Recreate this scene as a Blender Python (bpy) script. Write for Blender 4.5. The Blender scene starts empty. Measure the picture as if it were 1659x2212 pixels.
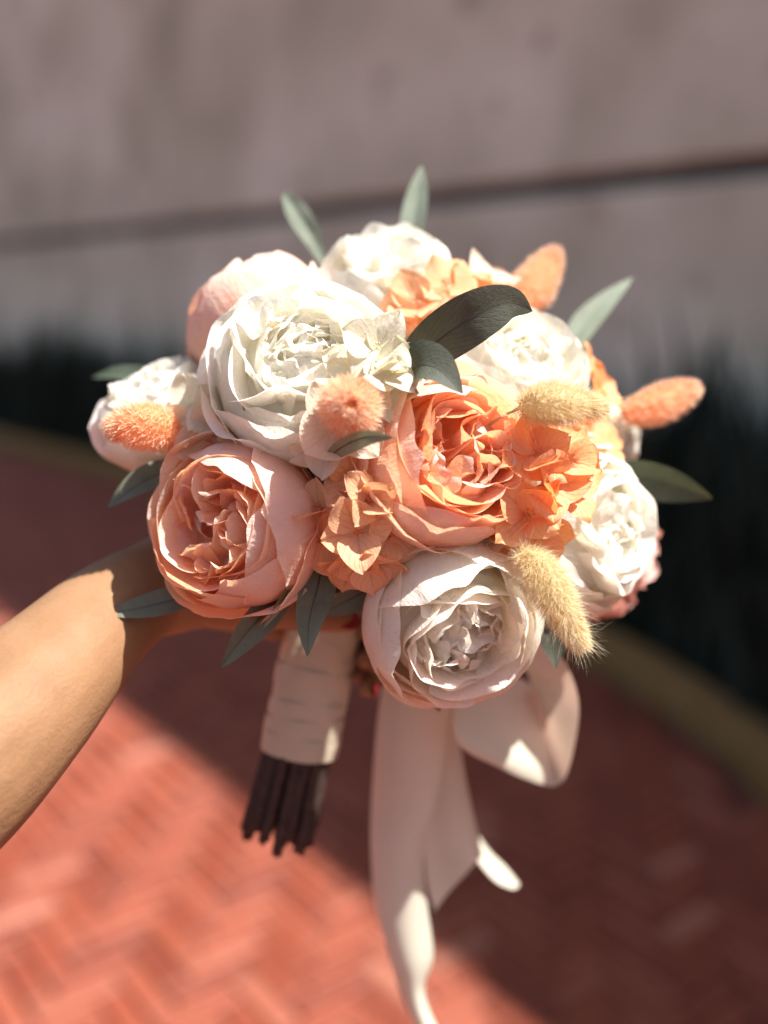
import bpy, math, random
import numpy as np
from mathutils import Vector, Matrix

random.seed(7)
R_ = math.radians
scene = bpy.context.scene
COL = scene.collection

# ------------------------------------------------------------------ camera
LENS = 36.0
CAM_H = 1.45
PITCH = R_(12.4)
cam_d = bpy.data.cameras.new('camera')
cam = bpy.data.objects.new('camera', cam_d)
COL.objects.link(cam)
cam.location = (0, 0, CAM_H)
cam.rotation_euler = (R_(90) - PITCH, 0, 0)
cam_d.sensor_fit = 'VERTICAL'
cam_d.sensor_height = 36
cam_d.lens = LENS
cam_d.clip_start = 0.02
cam_d.clip_end = 500
cam_d.dof.use_dof = True
cam_d.dof.focus_distance = 0.435
cam_d.dof.aperture_fstop = 2.5
scene.camera = cam

# ------------------------------------------------------------------ world and sun
SUN_EL, SUN_AZ = R_(60), R_(110)            # azimuth from +Y towards +X
world = bpy.data.worlds.new('World')
scene.world = world
world.use_nodes = True
wn = world.node_tree
bg = wn.nodes['Background']
sky = wn.nodes.new('ShaderNodeTexSky')
sky.sky_type = 'NISHITA'
sky.sun_disc = False
sky.sun_elevation = SUN_EL
sky.sun_rotation = SUN_AZ
wn.links.new(sky.outputs[0], bg.inputs[0])
sky.dust_density = 2.0
sky.ozone_density = 0.5
bg.inputs[1].default_value = 0.072
sun_d = bpy.data.lights.new('sun', 'SUN')
sun_d.energy = 5.0
sun_d.angle = R_(0.6)
sun_d.color = (1.0, 0.97, 0.92)
sun = bpy.data.objects.new('sun', sun_d)
COL.objects.link(sun)
SUN_DIR = Vector((math.cos(SUN_EL) * math.sin(SUN_AZ), math.cos(SUN_EL) * math.cos(SUN_AZ), math.sin(SUN_EL)))
sun.rotation_euler = SUN_DIR.to_track_quat('Z', 'Y').to_euler()
sun.location = SUN_DIR * 20
scene.view_settings.view_transform = 'Standard'
scene.view_settings.look = 'None'
scene.view_settings.exposure = 1.16
scene.view_settings.gamma = 1.0
scene.view_settings.use_curve_mapping = False
scene.cycles.max_bounces = 12
scene.cycles.diffuse_bounces = 8
scene.cycles.transmission_bounces = 8
scene.cycles.sample_clamp_indirect = 6

# ------------------------------------------------------------------ survey helpers (photo sheet 1659 x 2212)
F_ = 2212 * LENS / 36
RIGHT = np.array([1.0, 0, 0])
FWD = np.array([0, math.cos(PITCH), -math.sin(PITCH)])
UP = np.array([0, math.sin(PITCH), math.cos(PITCH)])
C0 = np.array([0, 0, CAM_H])


def P(x, y, d):
    return C0 + FWD * d + RIGHT * ((x - 829.5) / F_ * d) - UP * ((y - 1106) / F_ * d)


def V(ax, ay, az):                          # right, up, towards the viewer
    v = RIGHT * ax + UP * ay - FWD * az
    return v / np.linalg.norm(v)


def ground(x, y, z=0.0):
    d = FWD + RIGHT * ((x - 829.5) / F_) - UP * ((y - 1106) / F_)
    return C0 + d * ((z - CAM_H) / d[2])


def unit(v):
    v = np.asarray(v, float)
    return v / max(1e-9, np.linalg.norm(v))


# ------------------------------------------------------------------ materials
def new_mat(name):
    m = bpy.data.materials.new(name)
    m.use_nodes = True
    nt = m.node_tree
    nt.nodes.clear()
    out = nt.nodes.new('ShaderNodeOutputMaterial')
    return m, nt, out


def N(nt, t, **kw):
    n = nt.nodes.new(t)
    for k, v in kw.items():
        if k.startswith('i_'):
            key = k[2:]
            key = int(key) if key.isdigit() else key.replace('_', ' ')
            n.inputs[key].default_value = v
        else:
            setattr(n, k, v)
    return n


def ramp(nt, stops, fac=None, interp='LINEAR'):
    n = nt.nodes.new('ShaderNodeValToRGB')
    n.color_ramp.interpolation = interp
    el = n.color_ramp.elements
    while len(el) < len(stops):
        el.new(0.5)
    for e, (p, c) in zip(el, stops):
        e.position = p
        e.color = (*c, 1)
    if fac is not None:
        nt.links.new(fac, n.inputs[0])
    return n


def petal_mat(name, base, mid, edge, trans=0.4, tcol=None, rough=0.6, bump=0.6, grain=1.0):
    m, nt, out = new_mat(name)
    L = nt.links.new
    uv = N(nt, 'ShaderNodeUVMap', uv_map='UVMap')
    sep = N(nt, 'ShaderNodeSeparateXYZ')
    L(uv.outputs[0], sep.inputs[0])
    col = ramp(nt, [(0.0, base), (0.55, mid), (1.0, edge)], sep.outputs[1])
    tc = N(nt, 'ShaderNodeTexCoord')
    n1 = N(nt, 'ShaderNodeTexNoise', i_Scale=70.0, i_Detail=4.0)
    L(tc.outputs['Object'], n1.inputs['Vector'])
    mr = N(nt, 'ShaderNodeMapRange')
    mr.inputs['To Min'].default_value = 0.9
    mr.inputs['To Max'].default_value = 1.06
    L(n1.outputs[0], mr.inputs[0])
    mul = N(nt, 'ShaderNodeVectorMath', operation='SCALE')
    L(col.outputs[0], mul.inputs[0])
    L(mr.outputs[0], mul.inputs['Scale'])
    # fine veins that run along the petal, and crumple
    mp = N(nt, 'ShaderNodeMapping')
    mp.inputs['Scale'].default_value = (26 * grain, 5 * grain, 1)
    L(uv.outputs[0], mp.inputs[0])
    nv = N(nt, 'ShaderNodeTexNoise', i_Scale=1.6, i_Detail=4.0, i_Distortion=0.6)
    L(mp.outputs[0], nv.inputs['Vector'])
    nc = N(nt, 'ShaderNodeTexNoise', i_Scale=420.0 * grain, i_Detail=4.0, i_Roughness=0.6)
    L(tc.outputs['Object'], nc.inputs['Vector'])
    nb = N(nt, 'ShaderNodeTexNoise', i_Scale=140.0, i_Detail=2.0, i_Distortion=0.8)
    L(tc.outputs['Object'], nb.inputs['Vector'])
    a1 = N(nt, 'ShaderNodeMath', operation='ADD')
    L(nv.outputs[0], a1.inputs[0])
    L(nc.outputs[0], a1.inputs[1])
    a2 = N(nt, 'ShaderNodeMath', operation='MULTIPLY_ADD')
    L(nb.outputs[0], a2.inputs[0])
    a2.inputs[1].default_value = 2.0
    L(a1.outputs[0], a2.inputs[2])
    bp = N(nt, 'ShaderNodeBump', i_Strength=bump, i_Distance=0.0008)
    L(a2.outputs[0], bp.inputs['Height'])
    pr = N(nt, 'ShaderNodeBsdfPrincipled', i_Roughness=rough)
    pr.inputs['Specular IOR Level'].default_value = 0.3
    L(mul.outputs[0], pr.inputs['Base Color'])
    L(bp.outputs[0], pr.inputs['Normal'])
    tr = N(nt, 'ShaderNodeBsdfTranslucent')
    if tcol is None:
        tcol = mid
    tr.inputs[0].default_value = (*tcol, 1)
    L(bp.outputs[0], tr.inputs['Normal'])
    mx = N(nt, 'ShaderNodeMixShader')
    mx.inputs[0].default_value = trans
    L(pr.outputs[0], mx.inputs[1])
    L(tr.outputs[0], mx.inputs[2])
    L(mx.outputs[0], out.inputs[0])
    return m


def veined_mat(name, c0, c1, vein, trans=0.35, tcol=(0.5, 0.3, 0.1), rough=0.55, nveins=7, vstr=0.5, bump=0.5,
               spec=0.3, slant=1.6):
    """UV: x across (-1..1 mapped 0..1), y along; midrib and forked side veins drawn as flat pigment + relief."""
    m, nt, out = new_mat(name)
    L = nt.links.new
    uv = N(nt, 'ShaderNodeUVMap', uv_map='UVMap')
    tc = N(nt, 'ShaderNodeTexCoord')
    nd = N(nt, 'ShaderNodeTexNoise', i_Scale=160.0, i_Detail=2.0)
    L(tc.outputs['Object'], nd.inputs['Vector'])
    sep = N(nt, 'ShaderNodeSeparateXYZ')
    L(uv.outputs[0], sep.inputs[0])
    s = N(nt, 'ShaderNodeMath', operation='SUBTRACT')
    L(sep.outputs[0], s.inputs[0]); s.inputs[1].default_value = 0.5
    ab = N(nt, 'ShaderNodeMath', operation='ABSOLUTE')
    L(s.outputs[0], ab.inputs[0])
    # side veins : v*n - |u|*slant*n + noise
    m1 = N(nt, 'ShaderNodeMath', operation='MULTIPLY')
    L(ab.outputs[0], m1.inputs[0]); m1.inputs[1].default_value = -slant
    m2 = N(nt, 'ShaderNodeMath', operation='ADD')
    L(sep.outputs[1], m2.inputs[0]); L(m1.outputs[0], m2.inputs[1])
    m3 = N(nt, 'ShaderNodeMath', operation='MULTIPLY_ADD')
    L(m2.outputs[0], m3.inputs[0]); m3.inputs[1].default_value = nveins
    L(nd.outputs[0], m3.inputs[2])
    pp = N(nt, 'ShaderNodeMath', operation='PINGPONG')
    L(m3.outputs[0], pp.inputs[0]); pp.inputs[1].default_value = 0.5
    sv = N(nt, 'ShaderNodeMapRange', interpolation_type='SMOOTHSTEP')
    L(pp.outputs[0], sv.inputs[0])
    sv.inputs['From Min'].default_value = 0.0
    sv.inputs['From Max'].default_value = 0.11
    sv.inputs['To Min'].default_value = 0.8
    sv.inputs['To Max'].default_value = 0.0
    mv = N(nt, 'ShaderNodeMapRange', interpolation_type='SMOOTHSTEP')
    L(ab.outputs[0], mv.inputs[0])
    mv.inputs['From Min'].default_value = 0.0
    mv.inputs['From Max'].default_value = 0.03
    mv.inputs['To Min'].default_value = 1.0
    mv.inputs['To Max'].default_value = 0.0
    mxv = N(nt, 'ShaderNodeMath', operation='MAXIMUM')
    L(sv.outputs[0], mxv.inputs[0]); L(mv.outputs[0], mxv.inputs[1])
    fac = N(nt, 'ShaderNodeMath', operation='MULTIPLY')
    L(mxv.outputs[0], fac.inputs[0]); fac.inputs[1].default_value = vstr
    n1 = N(nt, 'ShaderNodeTexNoise', i_Scale=90.0, i_Detail=5.0, i_Roughness=0.65)
    L(tc.outputs['Object'], n1.inputs['Vector'])
    col = ramp(nt, [(0.3, c0), (0.7, c1)], n1.outputs[0])
    mix = N(nt, 'ShaderNodeMix', data_type='RGBA')
    L(fac.outputs[0], mix.inputs[0])
    L(col.outputs[0], mix.inputs[6])
    mix.inputs[7].default_value = (*vein, 1)
    nc = N(nt, 'ShaderNodeTexNoise', i_Scale=520.0, i_Detail=3.0)
    L(tc.outputs['Object'], nc.inputs['Vector'])
    h = N(nt, 'ShaderNodeMath', operation='MULTIPLY_ADD')
    L(mxv.outputs[0], h.inputs[0]); h.inputs[1].default_value = -0.5; L(nc.outputs[0], h.inputs[2])
    bp = N(nt, 'ShaderNodeBump', i_Strength=bump, i_Distance=0.0007)
    L(h.outputs[0], bp.inputs['Height'])
    pr = N(nt, 'ShaderNodeBsdfPrincipled', i_Roughness=rough)
    pr.inputs['Specular IOR Level'].default_value = spec
    L(mix.outputs[2], pr.inputs['Base Color'])
    L(bp.outputs[0], pr.inputs['Normal'])
    tr = N(nt, 'ShaderNodeBsdfTranslucent')
    tr.inputs[0].default_value = (*tcol, 1)
    mx = N(nt, 'ShaderNodeMixShader')
    mx.inputs[0].default_value = trans
    L(pr.outputs[0], mx.inputs[1]); L(tr.outputs[0], mx.inputs[2])
    L(mx.outputs[0], out.inputs[0])
    return m


def plain_mat(name, c0, c1, scale=60, rough=0.7, spec=0.3, trans=0.0, tcol=None, bump=0.0, bscale=200, dist=0.001,
              sss=0.0):
    m, nt, out = new_mat(name)
    L = nt.links.new
    tc = N(nt, 'ShaderNodeTexCoord')
    n1 = N(nt, 'ShaderNodeTexNoise', i_Scale=float(scale), i_Detail=5.0, i_Roughness=0.6)
    L(tc.outputs['Object'], n1.inputs['Vector'])
    col = ramp(nt, [(0.3, c0), (0.7, c1)], n1.outputs[0])
    pr = N(nt, 'ShaderNodeBsdfPrincipled', i_Roughness=rough)
    pr.inputs['Specular IOR Level'].default_value = spec
    L(col.outputs[0], pr.inputs['Base Color'])
    if sss:
        pr.inputs['Subsurface Weight'].default_value = sss
        pr.inputs['Subsurface Radius'].default_value = (1.0, 0.35, 0.2)
        pr.inputs['Subsurface Scale'].default_value = 0.006
    if bump:
        nb = N(nt, 'ShaderNodeTexNoise', i_Scale=float(bscale), i_Detail=4.0)
        L(tc.outputs['Object'], nb.inputs['Vector'])
        bp = N(nt, 'ShaderNodeBump', i_Strength=bump, i_Distance=dist)
        L(nb.outputs[0], bp.inputs['Height'])
        L(bp.outputs[0], pr.inputs['Normal'])
    if trans:
        tr = N(nt, 'ShaderNodeBsdfTranslucent')
        tr.inputs[0].default_value = (*(tcol or c1), 1)
        mx = N(nt, 'ShaderNodeMixShader')
        mx.inputs[0].default_value = trans
        L(pr.outputs[0], mx.inputs[1]); L(tr.outputs[0], mx.inputs[2])
        L(mx.outputs[0], out.inputs[0])
    else:
        L(pr.outputs[0], out.inputs[0])
    return m


M = {}
M['white'] = petal_mat('white_petal', (0.93, 0.885, 0.70), (0.94, 0.91, 0.84), (0.945, 0.93, 0.89), trans=0.5,
                       tcol=(0.96, 0.92, 0.81))
M['white_pink'] = petal_mat('blush_white_petal', (0.91, 0.86, 0.66), (0.92, 0.88, 0.80), (0.93, 0.90, 0.84), trans=0.5,
                            tcol=(0.95, 0.86, 0.72))
M['peach'] = petal_mat('peach_petal', (0.94, 0.37, 0.14), (0.955, 0.70, 0.53), (0.955, 0.84, 0.74), trans=0.52,
                       tcol=(0.98, 0.60, 0.36))
M['peach_pale'] = petal_mat('pale_peach_petal', (0.92, 0.50, 0.30), (0.93, 0.64, 0.48), (0.94, 0.73, 0.60), trans=0.35,
                            tcol=(0.9, 0.5, 0.3))
M['peach_deep'] = petal_mat('deep_peach_petal', (0.95, 0.32, 0.11), (0.95, 0.60, 0.39), (0.95, 0.80, 0.68), trans=0.52,
                            tcol=(0.98, 0.52, 0.26))
M['pink'] = petal_mat('dusty_pink_petal', (0.7, 0.36, 0.28), (0.78, 0.46, 0.38), (0.8, 0.52, 0.45), trans=0.3,
                      tcol=(0.8, 0.4, 0.3))
M['hyd_tan'] = veined_mat('tan_hydrangea', (0.85, 0.47, 0.26), (0.87, 0.54, 0.33), (0.55, 0.23, 0.10), trans=0.4,
                          tcol=(0.92, 0.50, 0.24), vstr=0.55, nveins=4)
M['hyd_orange'] = veined_mat('orange_hydrangea', (0.93, 0.45, 0.20), (0.94, 0.59, 0.34), (0.66, 0.2, 0.06), trans=0.45,
                             tcol=(0.98, 0.42, 0.12), vstr=0.4, nveins=4)
M['hyd_cream'] = veined_mat('cream_hydrangea', (0.82, 0.79, 0.64), (0.87, 0.85, 0.73), (0.5, 0.45, 0.3), trans=0.45,
                            tcol=(0.8, 0.72, 0.48), vstr=0.35, nveins=5, rough=0.45)
M['hyd_blush'] = veined_mat('blush_hydrangea', (0.86, 0.74, 0.58), (0.89, 0.79, 0.64), (0.6, 0.4, 0.26), trans=0.45,
                            tcol=(0.85, 0.6, 0.38), vstr=0.35, nveins=5)
M['hyd_heart'] = plain_mat('hydrangea_heart', (0.70, 0.20, 0.07), (0.80, 0.32, 0.13), rough=0.5)
M['hyd_heart_cream'] = plain_mat('cream_heart', (0.62, 0.55, 0.3), (0.75, 0.7, 0.5), rough=0.5)
M['leaf'] = veined_mat('grey_green_leaf', (0.11, 0.12, 0.08), (0.165, 0.178, 0.122), (0.05, 0.05, 0.05), trans=0.12,
                       tcol=(0.12, 0.17, 0.06), vstr=0.5, nveins=16, slant=0.9, rough=0.5, spec=0.4)
M['leaf_pale'] = veined_mat('pale_grey_green_leaf', (0.20, 0.235, 0.17), (0.26, 0.295, 0.22), (0.13, 0.17, 0.13),
                            trans=0.15, tcol=(0.2, 0.3, 0.15), vstr=0.3, nveins=16, slant=0.9, rough=0.5, spec=0.4)
M['leaf_dark'] = veined_mat('dark_olive_leaf', (0.062, 0.067, 0.048), (0.092, 0.098, 0.073), (0.030, 0.024, 0.026),
                            trans=0.08, tcol=(0.08, 0.1, 0.03), vstr=0.55, nveins=15, slant=0.7, rough=0.6, spec=0.25, bump=0.4)
M['leaf_green'] = veined_mat('deep_green_leaf', (0.055, 0.075, 0.05), (0.085, 0.11, 0.075), (0.11, 0.13, 0.10), trans=0.15,
                            tcol=(0.1, 0.14, 0.05), vstr=0.5, nveins=16, slant=0.9, rough=0.6, spec=0.25)
M['rib'] = plain_mat('leaf_midrib', (0.035, 0.03, 0.03), (0.06, 0.055, 0.05), rough=0.6)
M['rib_pale'] = plain_mat('pale_leaf_midrib', (0.14, 0.2, 0.15), (0.2, 0.26, 0.2), rough=0.6)
M['stem'] = plain_mat('dark_stem', (0.03, 0.018, 0.014), (0.07, 0.04, 0.03), scale=200, rough=0.75, bump=0.4, bscale=400)
M['stem_peach'] = plain_mat('peach_stem', (0.75, 0.34, 0.17), (0.82, 0.42, 0.24), rough=0.6)
M['stem_cream'] = plain_mat('straw_stem', (0.5, 0.4, 0.22), (0.62, 0.5, 0.3), rough=0.6)
M['tail_peach'] = petal_mat('peach_fluff', (0.93, 0.40, 0.15), (0.95, 0.61, 0.36), (0.97, 0.86, 0.73), trans=0.45,
                            tcol=(0.97, 0.70, 0.48), bump=0.0)
M['tail_cream'] = petal_mat('cream_fluff', (0.68, 0.56, 0.30), (0.86, 0.77, 0.50), (0.95, 0.90, 0.70), trans=0.5,
                            tcol=(0.88, 0.74, 0.48), bump=0.0)
M['wrap'] = plain_mat('ivory_satin', (0.46, 0.40, 0.29), (0.52, 0.46, 0.34), scale=30, rough=0.38, spec=0.5, trans=0.0,
                      bump=0.2, bscale=90)
M['ribbon'] = plain_mat('blush_satin', (0.66, 0.64, 0.51), (0.70, 0.68, 0.55), scale=20, rough=0.34, spec=0.5,
                        trans=0.3, tcol=(0.8, 0.56, 0.42), bump=0.15, bscale=50, dist=0.002)
M['skin'] = plain_mat('skin', (0.235, 0.122, 0.058), (0.300, 0.166, 0.086), scale=28, rough=0.6, spec=0.25, bump=0.45,
                      bscale=500, dist=0.0008, sss=0.15)
M['nail'] = plain_mat('red_nail', (0.16, 0.004, 0.009), (0.19, 0.006, 0.011), rough=0.25, spec=0.6)


# ------------------------------------------------------------------ mesh helpers
def link(name, me, mat=None, parent=None):
    o = bpy.data.objects.new(name, me)
    COL.objects.link(o)
    if mat is not None:
        me.materials.append(mat)
    if parent is not None:
        o.parent = parent
    return o


def tag(o, label=None, cat=None, group=None, kind=None):
    if label: o['label'] = label
    if cat: o['category'] = cat
    if group: o['group'] = group
    if kind: o['kind'] = kind
    return o


def empty(name, loc, mat3=None):
    o = bpy.data.objects.new(name, None)
    COL.objects.link(o)
    o.empty_display_size = 0.01
    mw = Matrix.Identity(4)
    if mat3 is not None:
        for i in range(3):
            for j in range(3):
                mw[i][j] = float(mat3[i][j])
    mw.translation = Vector([float(c) for c in loc])
    o.matrix_world = mw
    return o


def raw_mesh(name, verts, faces, smooth=True, uvs=None):
    me = bpy.data.meshes.new(name)
    verts = np.asarray(verts, np.float32)
    me.from_pydata(verts.tolist(), [], faces if isinstance(faces, list) else faces.tolist())
    if uvs is not None:
        ul = me.uv_layers.new(name='UVMap')
        li = np.empty(len(me.loops), np.int32)
        me.loops.foreach_get('vertex_index', li)
        ul.data.foreach_set('uv', np.asarray(uvs, np.float32)[li].ravel())
    if smooth:
        me.polygons.foreach_set('use_smooth', [True] * len(me.polygons))
    me.update()
    return me


def grid_faces(nu, nv, off=0, wrap=False):
    f = []
    for i in range(nu if wrap else nu - 1):
        i2 = (i + 1) % nu
        for j in range(nv - 1):
            f.append((off + i * nv + j, off + i2 * nv + j, off + i2 * nv + j + 1, off + i * nv + j + 1))
    return f


_gf = {}


def grid_mesh(name, X, thick=0.0):
    nu, nv = X.shape[:2]
    key = (nu, nv)
    if key not in _gf:
        u = np.repeat(np.linspace(0, 1, nu), nv)
        v = np.tile(np.linspace(0, 1, nv), nu)
        _gf[key] = (grid_faces(nu, nv), np.stack([u, v], 1))
    f, uv = _gf[key]
    return raw_mesh(name, X.reshape(-1, 3), f, True, uv)


def sn(p, rng, freq, n=5):
    k = rng.normal(0, freq, (p.shape[-1], n))
    ph = rng.uniform(0, 6.28, n)
    return np.sin(p @ k + ph).sum(-1) / math.sqrt(n)


def smooth(t):
    t = np.clip(t, 0, 1)
    return t * t * (3 - 2 * t)


def catmull(pts, n):
    pts = np.asarray(pts, float)
    m = len(pts)
    ext = np.vstack([2 * pts[0] - pts[1], pts, 2 * pts[-1] - pts[-2]])
    out = []
    for t in np.linspace(0, m - 1, n):
        i = min(int(t), m - 2)
        f = t - i
        a, b, c, d = ext[i], ext[i + 1], ext[i + 2], ext[i + 3]
        out.append(0.5 * ((2 * b) + (-a + c) * f + (2 * a - 5 * b + 4 * c - d) * f * f + (-a + 3 * b - 3 * c + d) * f ** 3))
    return np.array(out)


def tube(path, radii, ns=10, caps=True, jitter=None):
    path = np.asarray(path, float)
    n = len(path)
    radii = np.broadcast_to(np.asarray(radii, float), (n,))
    vs = []
    ref = np.array([0.3, 0.5, 0.81])
    for i in range(n):
        t = unit(path[min(i + 1, n - 1)] - path[max(i - 1, 0)])
        a = unit(np.cross(t, ref))
        b = np.cross(t, a)
        ref = np.cross(a, t)
        for k in range(ns):
            an = 2 * math.pi * k / ns
            rr = radii[i] * (1 if jitter is None else jitter[k])
            vs.append(path[i] + (a * math.cos(an) + b * math.sin(an)) * rr)
    fs = []
    for i in range(n - 1):
        for k in range(ns):
            k2 = (k + 1) % ns
            fs.append((i * ns + k, i * ns + k2, (i + 1) * ns + k2, (i + 1) * ns + k))
    if caps:
        fs.append(tuple(range(ns))[::-1])
        fs.append(tuple((n - 1) * ns + k for k in range(ns)))
    return np.array(vs), fs


def merge(parts):
    vs, fs, off = [], [], 0
    for v, f in parts:
        vs.append(v)
        fs += [tuple(i + off for i in q) for q in f]
        off += len(v)
    return np.vstack(vs), fs


def frame_from_axis(axis, twist=0.0):
    z = unit(axis)
    x = unit(np.cross(UP if abs(z @ UP) < 0.92 else RIGHT, z))
    y = np.cross(z, x)
    c, s = math.cos(twist), math.sin(twist)
    return np.stack([x * c + y * s, -x * s + y * c, z], 1)    # columns


BIND = P(725, 1290, 0.545)                     # where all the stems meet


def add_stem(parent, M3, base, mat, r=0.0016):
    """a stem from the flower base down to the binding point, in the flower's own space"""
    tgt = M3.T @ (BIND - base)
    d = np.linalg.norm(tgt)
    p0 = np.array([0, 0, 0.0])
    p1 = np.array([0, 0, -0.3 * d])
    pts = [p0 * (1 - t) ** 2 + 2 * p1 * t * (1 - t) + tgt * t * t for t in np.linspace(0, 1, 8)]
    v, f = tube(pts, r, 7)
    link('stem', raw_mesh('stem', v, f), mat, parent)


# ------------------------------------------------------------------ roses
def rose(label, center, axis, R, mat, seed, twist=0.0, b=0.86, outer=None, inner=None, subs=None, hf=0.86,
         cavity=None, name='rose', group=None, cat='flower', ruff=1.0, inner_mat=None, wild=1.0, tongues=16, tr=0.66, fill=0.50):
    rng = np.random.default_rng(seed)
    M3 = frame_from_axis(axis, twist)
    base = center - unit(axis) * R * b * 0.95
    root = empty(name, base, M3)
    tag(root, label, cat, group)
    zo = R * b * 0.95
    outer = outer or [(4, 1.03, 96, 62, 0.10), (5, 0.97, 116, 54, 0.07), (5, 0.88, 128, 50, 0.05)]
    for li, (n, rs, tmax, hw, curl) in enumerate(outer):
        ph0 = rng.uniform(0, 6.28)
        for k in range(n):
            nu, nv = 25, 22
            u = np.linspace(-1, 1, nu)[:, None] * np.ones((1, nv))
            v = np.ones((nu, 1)) * np.linspace(0, 1, nv)[None]
            phi0 = ph0 + 2 * math.pi * k / n + rng.normal(0, 0.13)
            tm = R_(tmax + rng.normal(0, 5))
            h = R_(hw * rng.uniform(0.88, 1.12))
            ul = np.stack([u[:, 0], np.full(nu, rng.uniform(0, 9))], 1)
            ruf = 0.055 * ruff * sn(ul, rng, 3.2)[:, None] + 0.02 * ruff * sn(ul, rng, 9.0)[:, None]
            top = tm * (1 - 0.24 * np.abs(u) ** 2.6) + ruf * np.ones((1, nv))
            if rng.random() < 0.5:                              # a pointed lip
                top = top + rng.uniform(0.05, 0.12) * np.exp(-((u - rng.uniform(-.3, .3)) / 0.16) ** 2)
            th = 0.12 + (top - 0.12) * v
            wv = h * (1 - 0.25 * (1 - v) ** 2)
            phi = phi0 + u * wv
            sp = rng.choice([-1, 1]) * rng.uniform(0.02, 0.045)
            P0 = np.stack([np.sin(th) * np.cos(phi), np.sin(th) * np.sin(phi), -np.cos(th)], -1)
            rr = rs * (1 + sp * u) + 0.034 * wild * v * sn(P0, rng, 2.0) + 0.010 * wild * v * sn(P0, rng, 7.0)
            rdg = 1 - np.abs(sn(P0 * 1.0, rng, 3.5, 3))
            rr = rr + 0.02 * wild * v * np.clip(rdg, 0, 1) ** 3
            for q in range(rng.integers(2, 5)):
                u0 = rng.uniform(-.85, .85) + 0.15 * (v - .5) * rng.normal()
                rr = rr + rng.choice([-1, 1], p=[.6, .4]) * 0.022 * wild * np.exp(-np.abs(u - u0) / 0.07) * smooth(v * 1.3 - .35)
            t = smooth((v - 0.84) / 0.16)
            cu = curl * (0.55 + 0.6 * sn(ul, rng, 2.5)[:, None]) * 1.1
            rr = rr + cu * t
            th2 = th - np.clip(cu, 0, 1) * 0.9 * t ** 3
            rr = rr * (0.35 + 0.65 * smooth(v / 0.25 + 0.15)) if False else rr
            X = np.stack([rr * np.sin(th2) * np.cos(phi), rr * np.sin(th2) * np.sin(phi), -b * rr * np.cos(th2)], -1) * R
            X[..., 2] += zo
            link('petal', grid_mesh('petal', X), mat, root)
    # inner, ruffled petals: sheets that rise from the heart to the dome
    subs = subs if subs is not None else 3
    sheets = []
    for (rho, n, span) in (inner or [(0.73, 4, 120), (0.62, 3, 125), (0.52, 3, 120)]):
        a0 = rng.uniform(0, 6.28)
        for k in range(n):
            sheets.append((np.zeros(2), rho, a0 + 6.28 * k / n + rng.normal(0, .2), R_(span * rng.uniform(.8, 1.2)), 1.0))
    if isinstance(subs, int):
        a0 = rng.uniform(0, 6.28)
        centers = [np.array([math.cos(a0 + 6.28 * k / subs), math.sin(a0 + 6.28 * k / subs)]) * 0.30 for k in range(subs)]
    else:
        centers = [np.array(c) for c in subs]
    for ci, c in enumerate(centers):
        a1 = rng.uniform(0, 6.28)
        for q, rho in enumerate((0.27, 0.15)):
            for k in range(2 if q < 1 else 1):
                sheets.append((c + rng.normal(0, .015, 2), rho * rng.uniform(.9, 1.15), a1 + math.pi * k + q * 1.1 + rng.normal(0, .25),
                               R_(rng.uniform(120, 200)), 0.96 - 0.03 * q))
    for (s, rho, al, span, hk) in sheets:
        big = rho > 0.5
        nu, nv = (23, 15) if big else (19, 12)
        u = np.linspace(-1, 1, nu)[:, None] * np.ones((1, nv))
        v = np.ones((nu, 1)) * np.linspace(0, 1, nv)[None]
        ul = np.stack([u[:, 0], np.full(nu, rng.uniform(0, 9))], 1)
        ang = al + u * span / 2
        dirv = np.stack([np.cos(ang), np.sin(ang)], -1)
        rw = rho * (1 + 0.16 * sn(ul, rng, 1.8)[:, None])
        ell = 1 + rng.uniform(-.15, .15)
        c2 = s + rw[..., None] * dirv * np.array([ell, 1 / ell])
        rad = np.linalg.norm(c2, axis=-1)
        lim = 0.80
        c2 = c2 * np.where(rad > lim, lim / np.maximum(rad, 1e-6), 1)[..., None]
        rad = np.minimum(rad, lim)
        zr = b * np.sqrt(1 - rad ** 2 * 0.95) * hf * hk * rng.uniform(0.88, 1.06)
        if cavity is not None:
            for (cx, cy, cr, cd) in cavity:
                dd = ((c2[..., 0] - cx) ** 2 + (c2[..., 1] - cy) ** 2) / cr ** 2
                zr = zr - cd * np.exp(-dd)
        ra = (0.045 if big else 0.05) * ruff
        zr = zr + ra * 1.1 * sn(ul, rng, 2.6)[:, None] + 0.012 * ruff * sn(ul, rng, 8)[:, None]
        zr = zr * (1 - 0.22 * np.abs(u) ** 3)
        vb = v ** 0.65
        xy = c2 * (0.35 + 0.65 * vb)[..., None]
        z = -0.35 * b + (zr + 0.35 * b) * v
        rt = v ** 2
        wob = ra * (1.0 * sn(ul, rng, 2.6)[:, None] + 0.25 * sn(ul, rng, 7.0)[:, None]) * rt
        bul = 0.05 * np.sin(math.pi * v)
        t = smooth((v - 0.74) / 0.26)
        cu = (0.10 if big else 0.075) * (0.5 + 0.8 * sn(ul, rng, 2.6)[:, None]) * t * (1 if big else 1.1)
        if big:
            cu = -0.4 * cu + 0.02 * t
        xy = xy + dirv * (wob + bul + cu)[..., None]
        z = z - np.abs(cu) * 0.5 * t
        X = np.concatenate([xy, z[..., None]], -1)
        X = X + 0.016 * wild * v[..., None] * np.stack([sn(X, rng, 5.0), sn(X, rng, 5.0), sn(X, rng, 5.0)], -1)
        X = X * R
        X[..., 2] += zo
        link('petal', grid_mesh('petal', X), inner_mat or mat, root)
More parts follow.
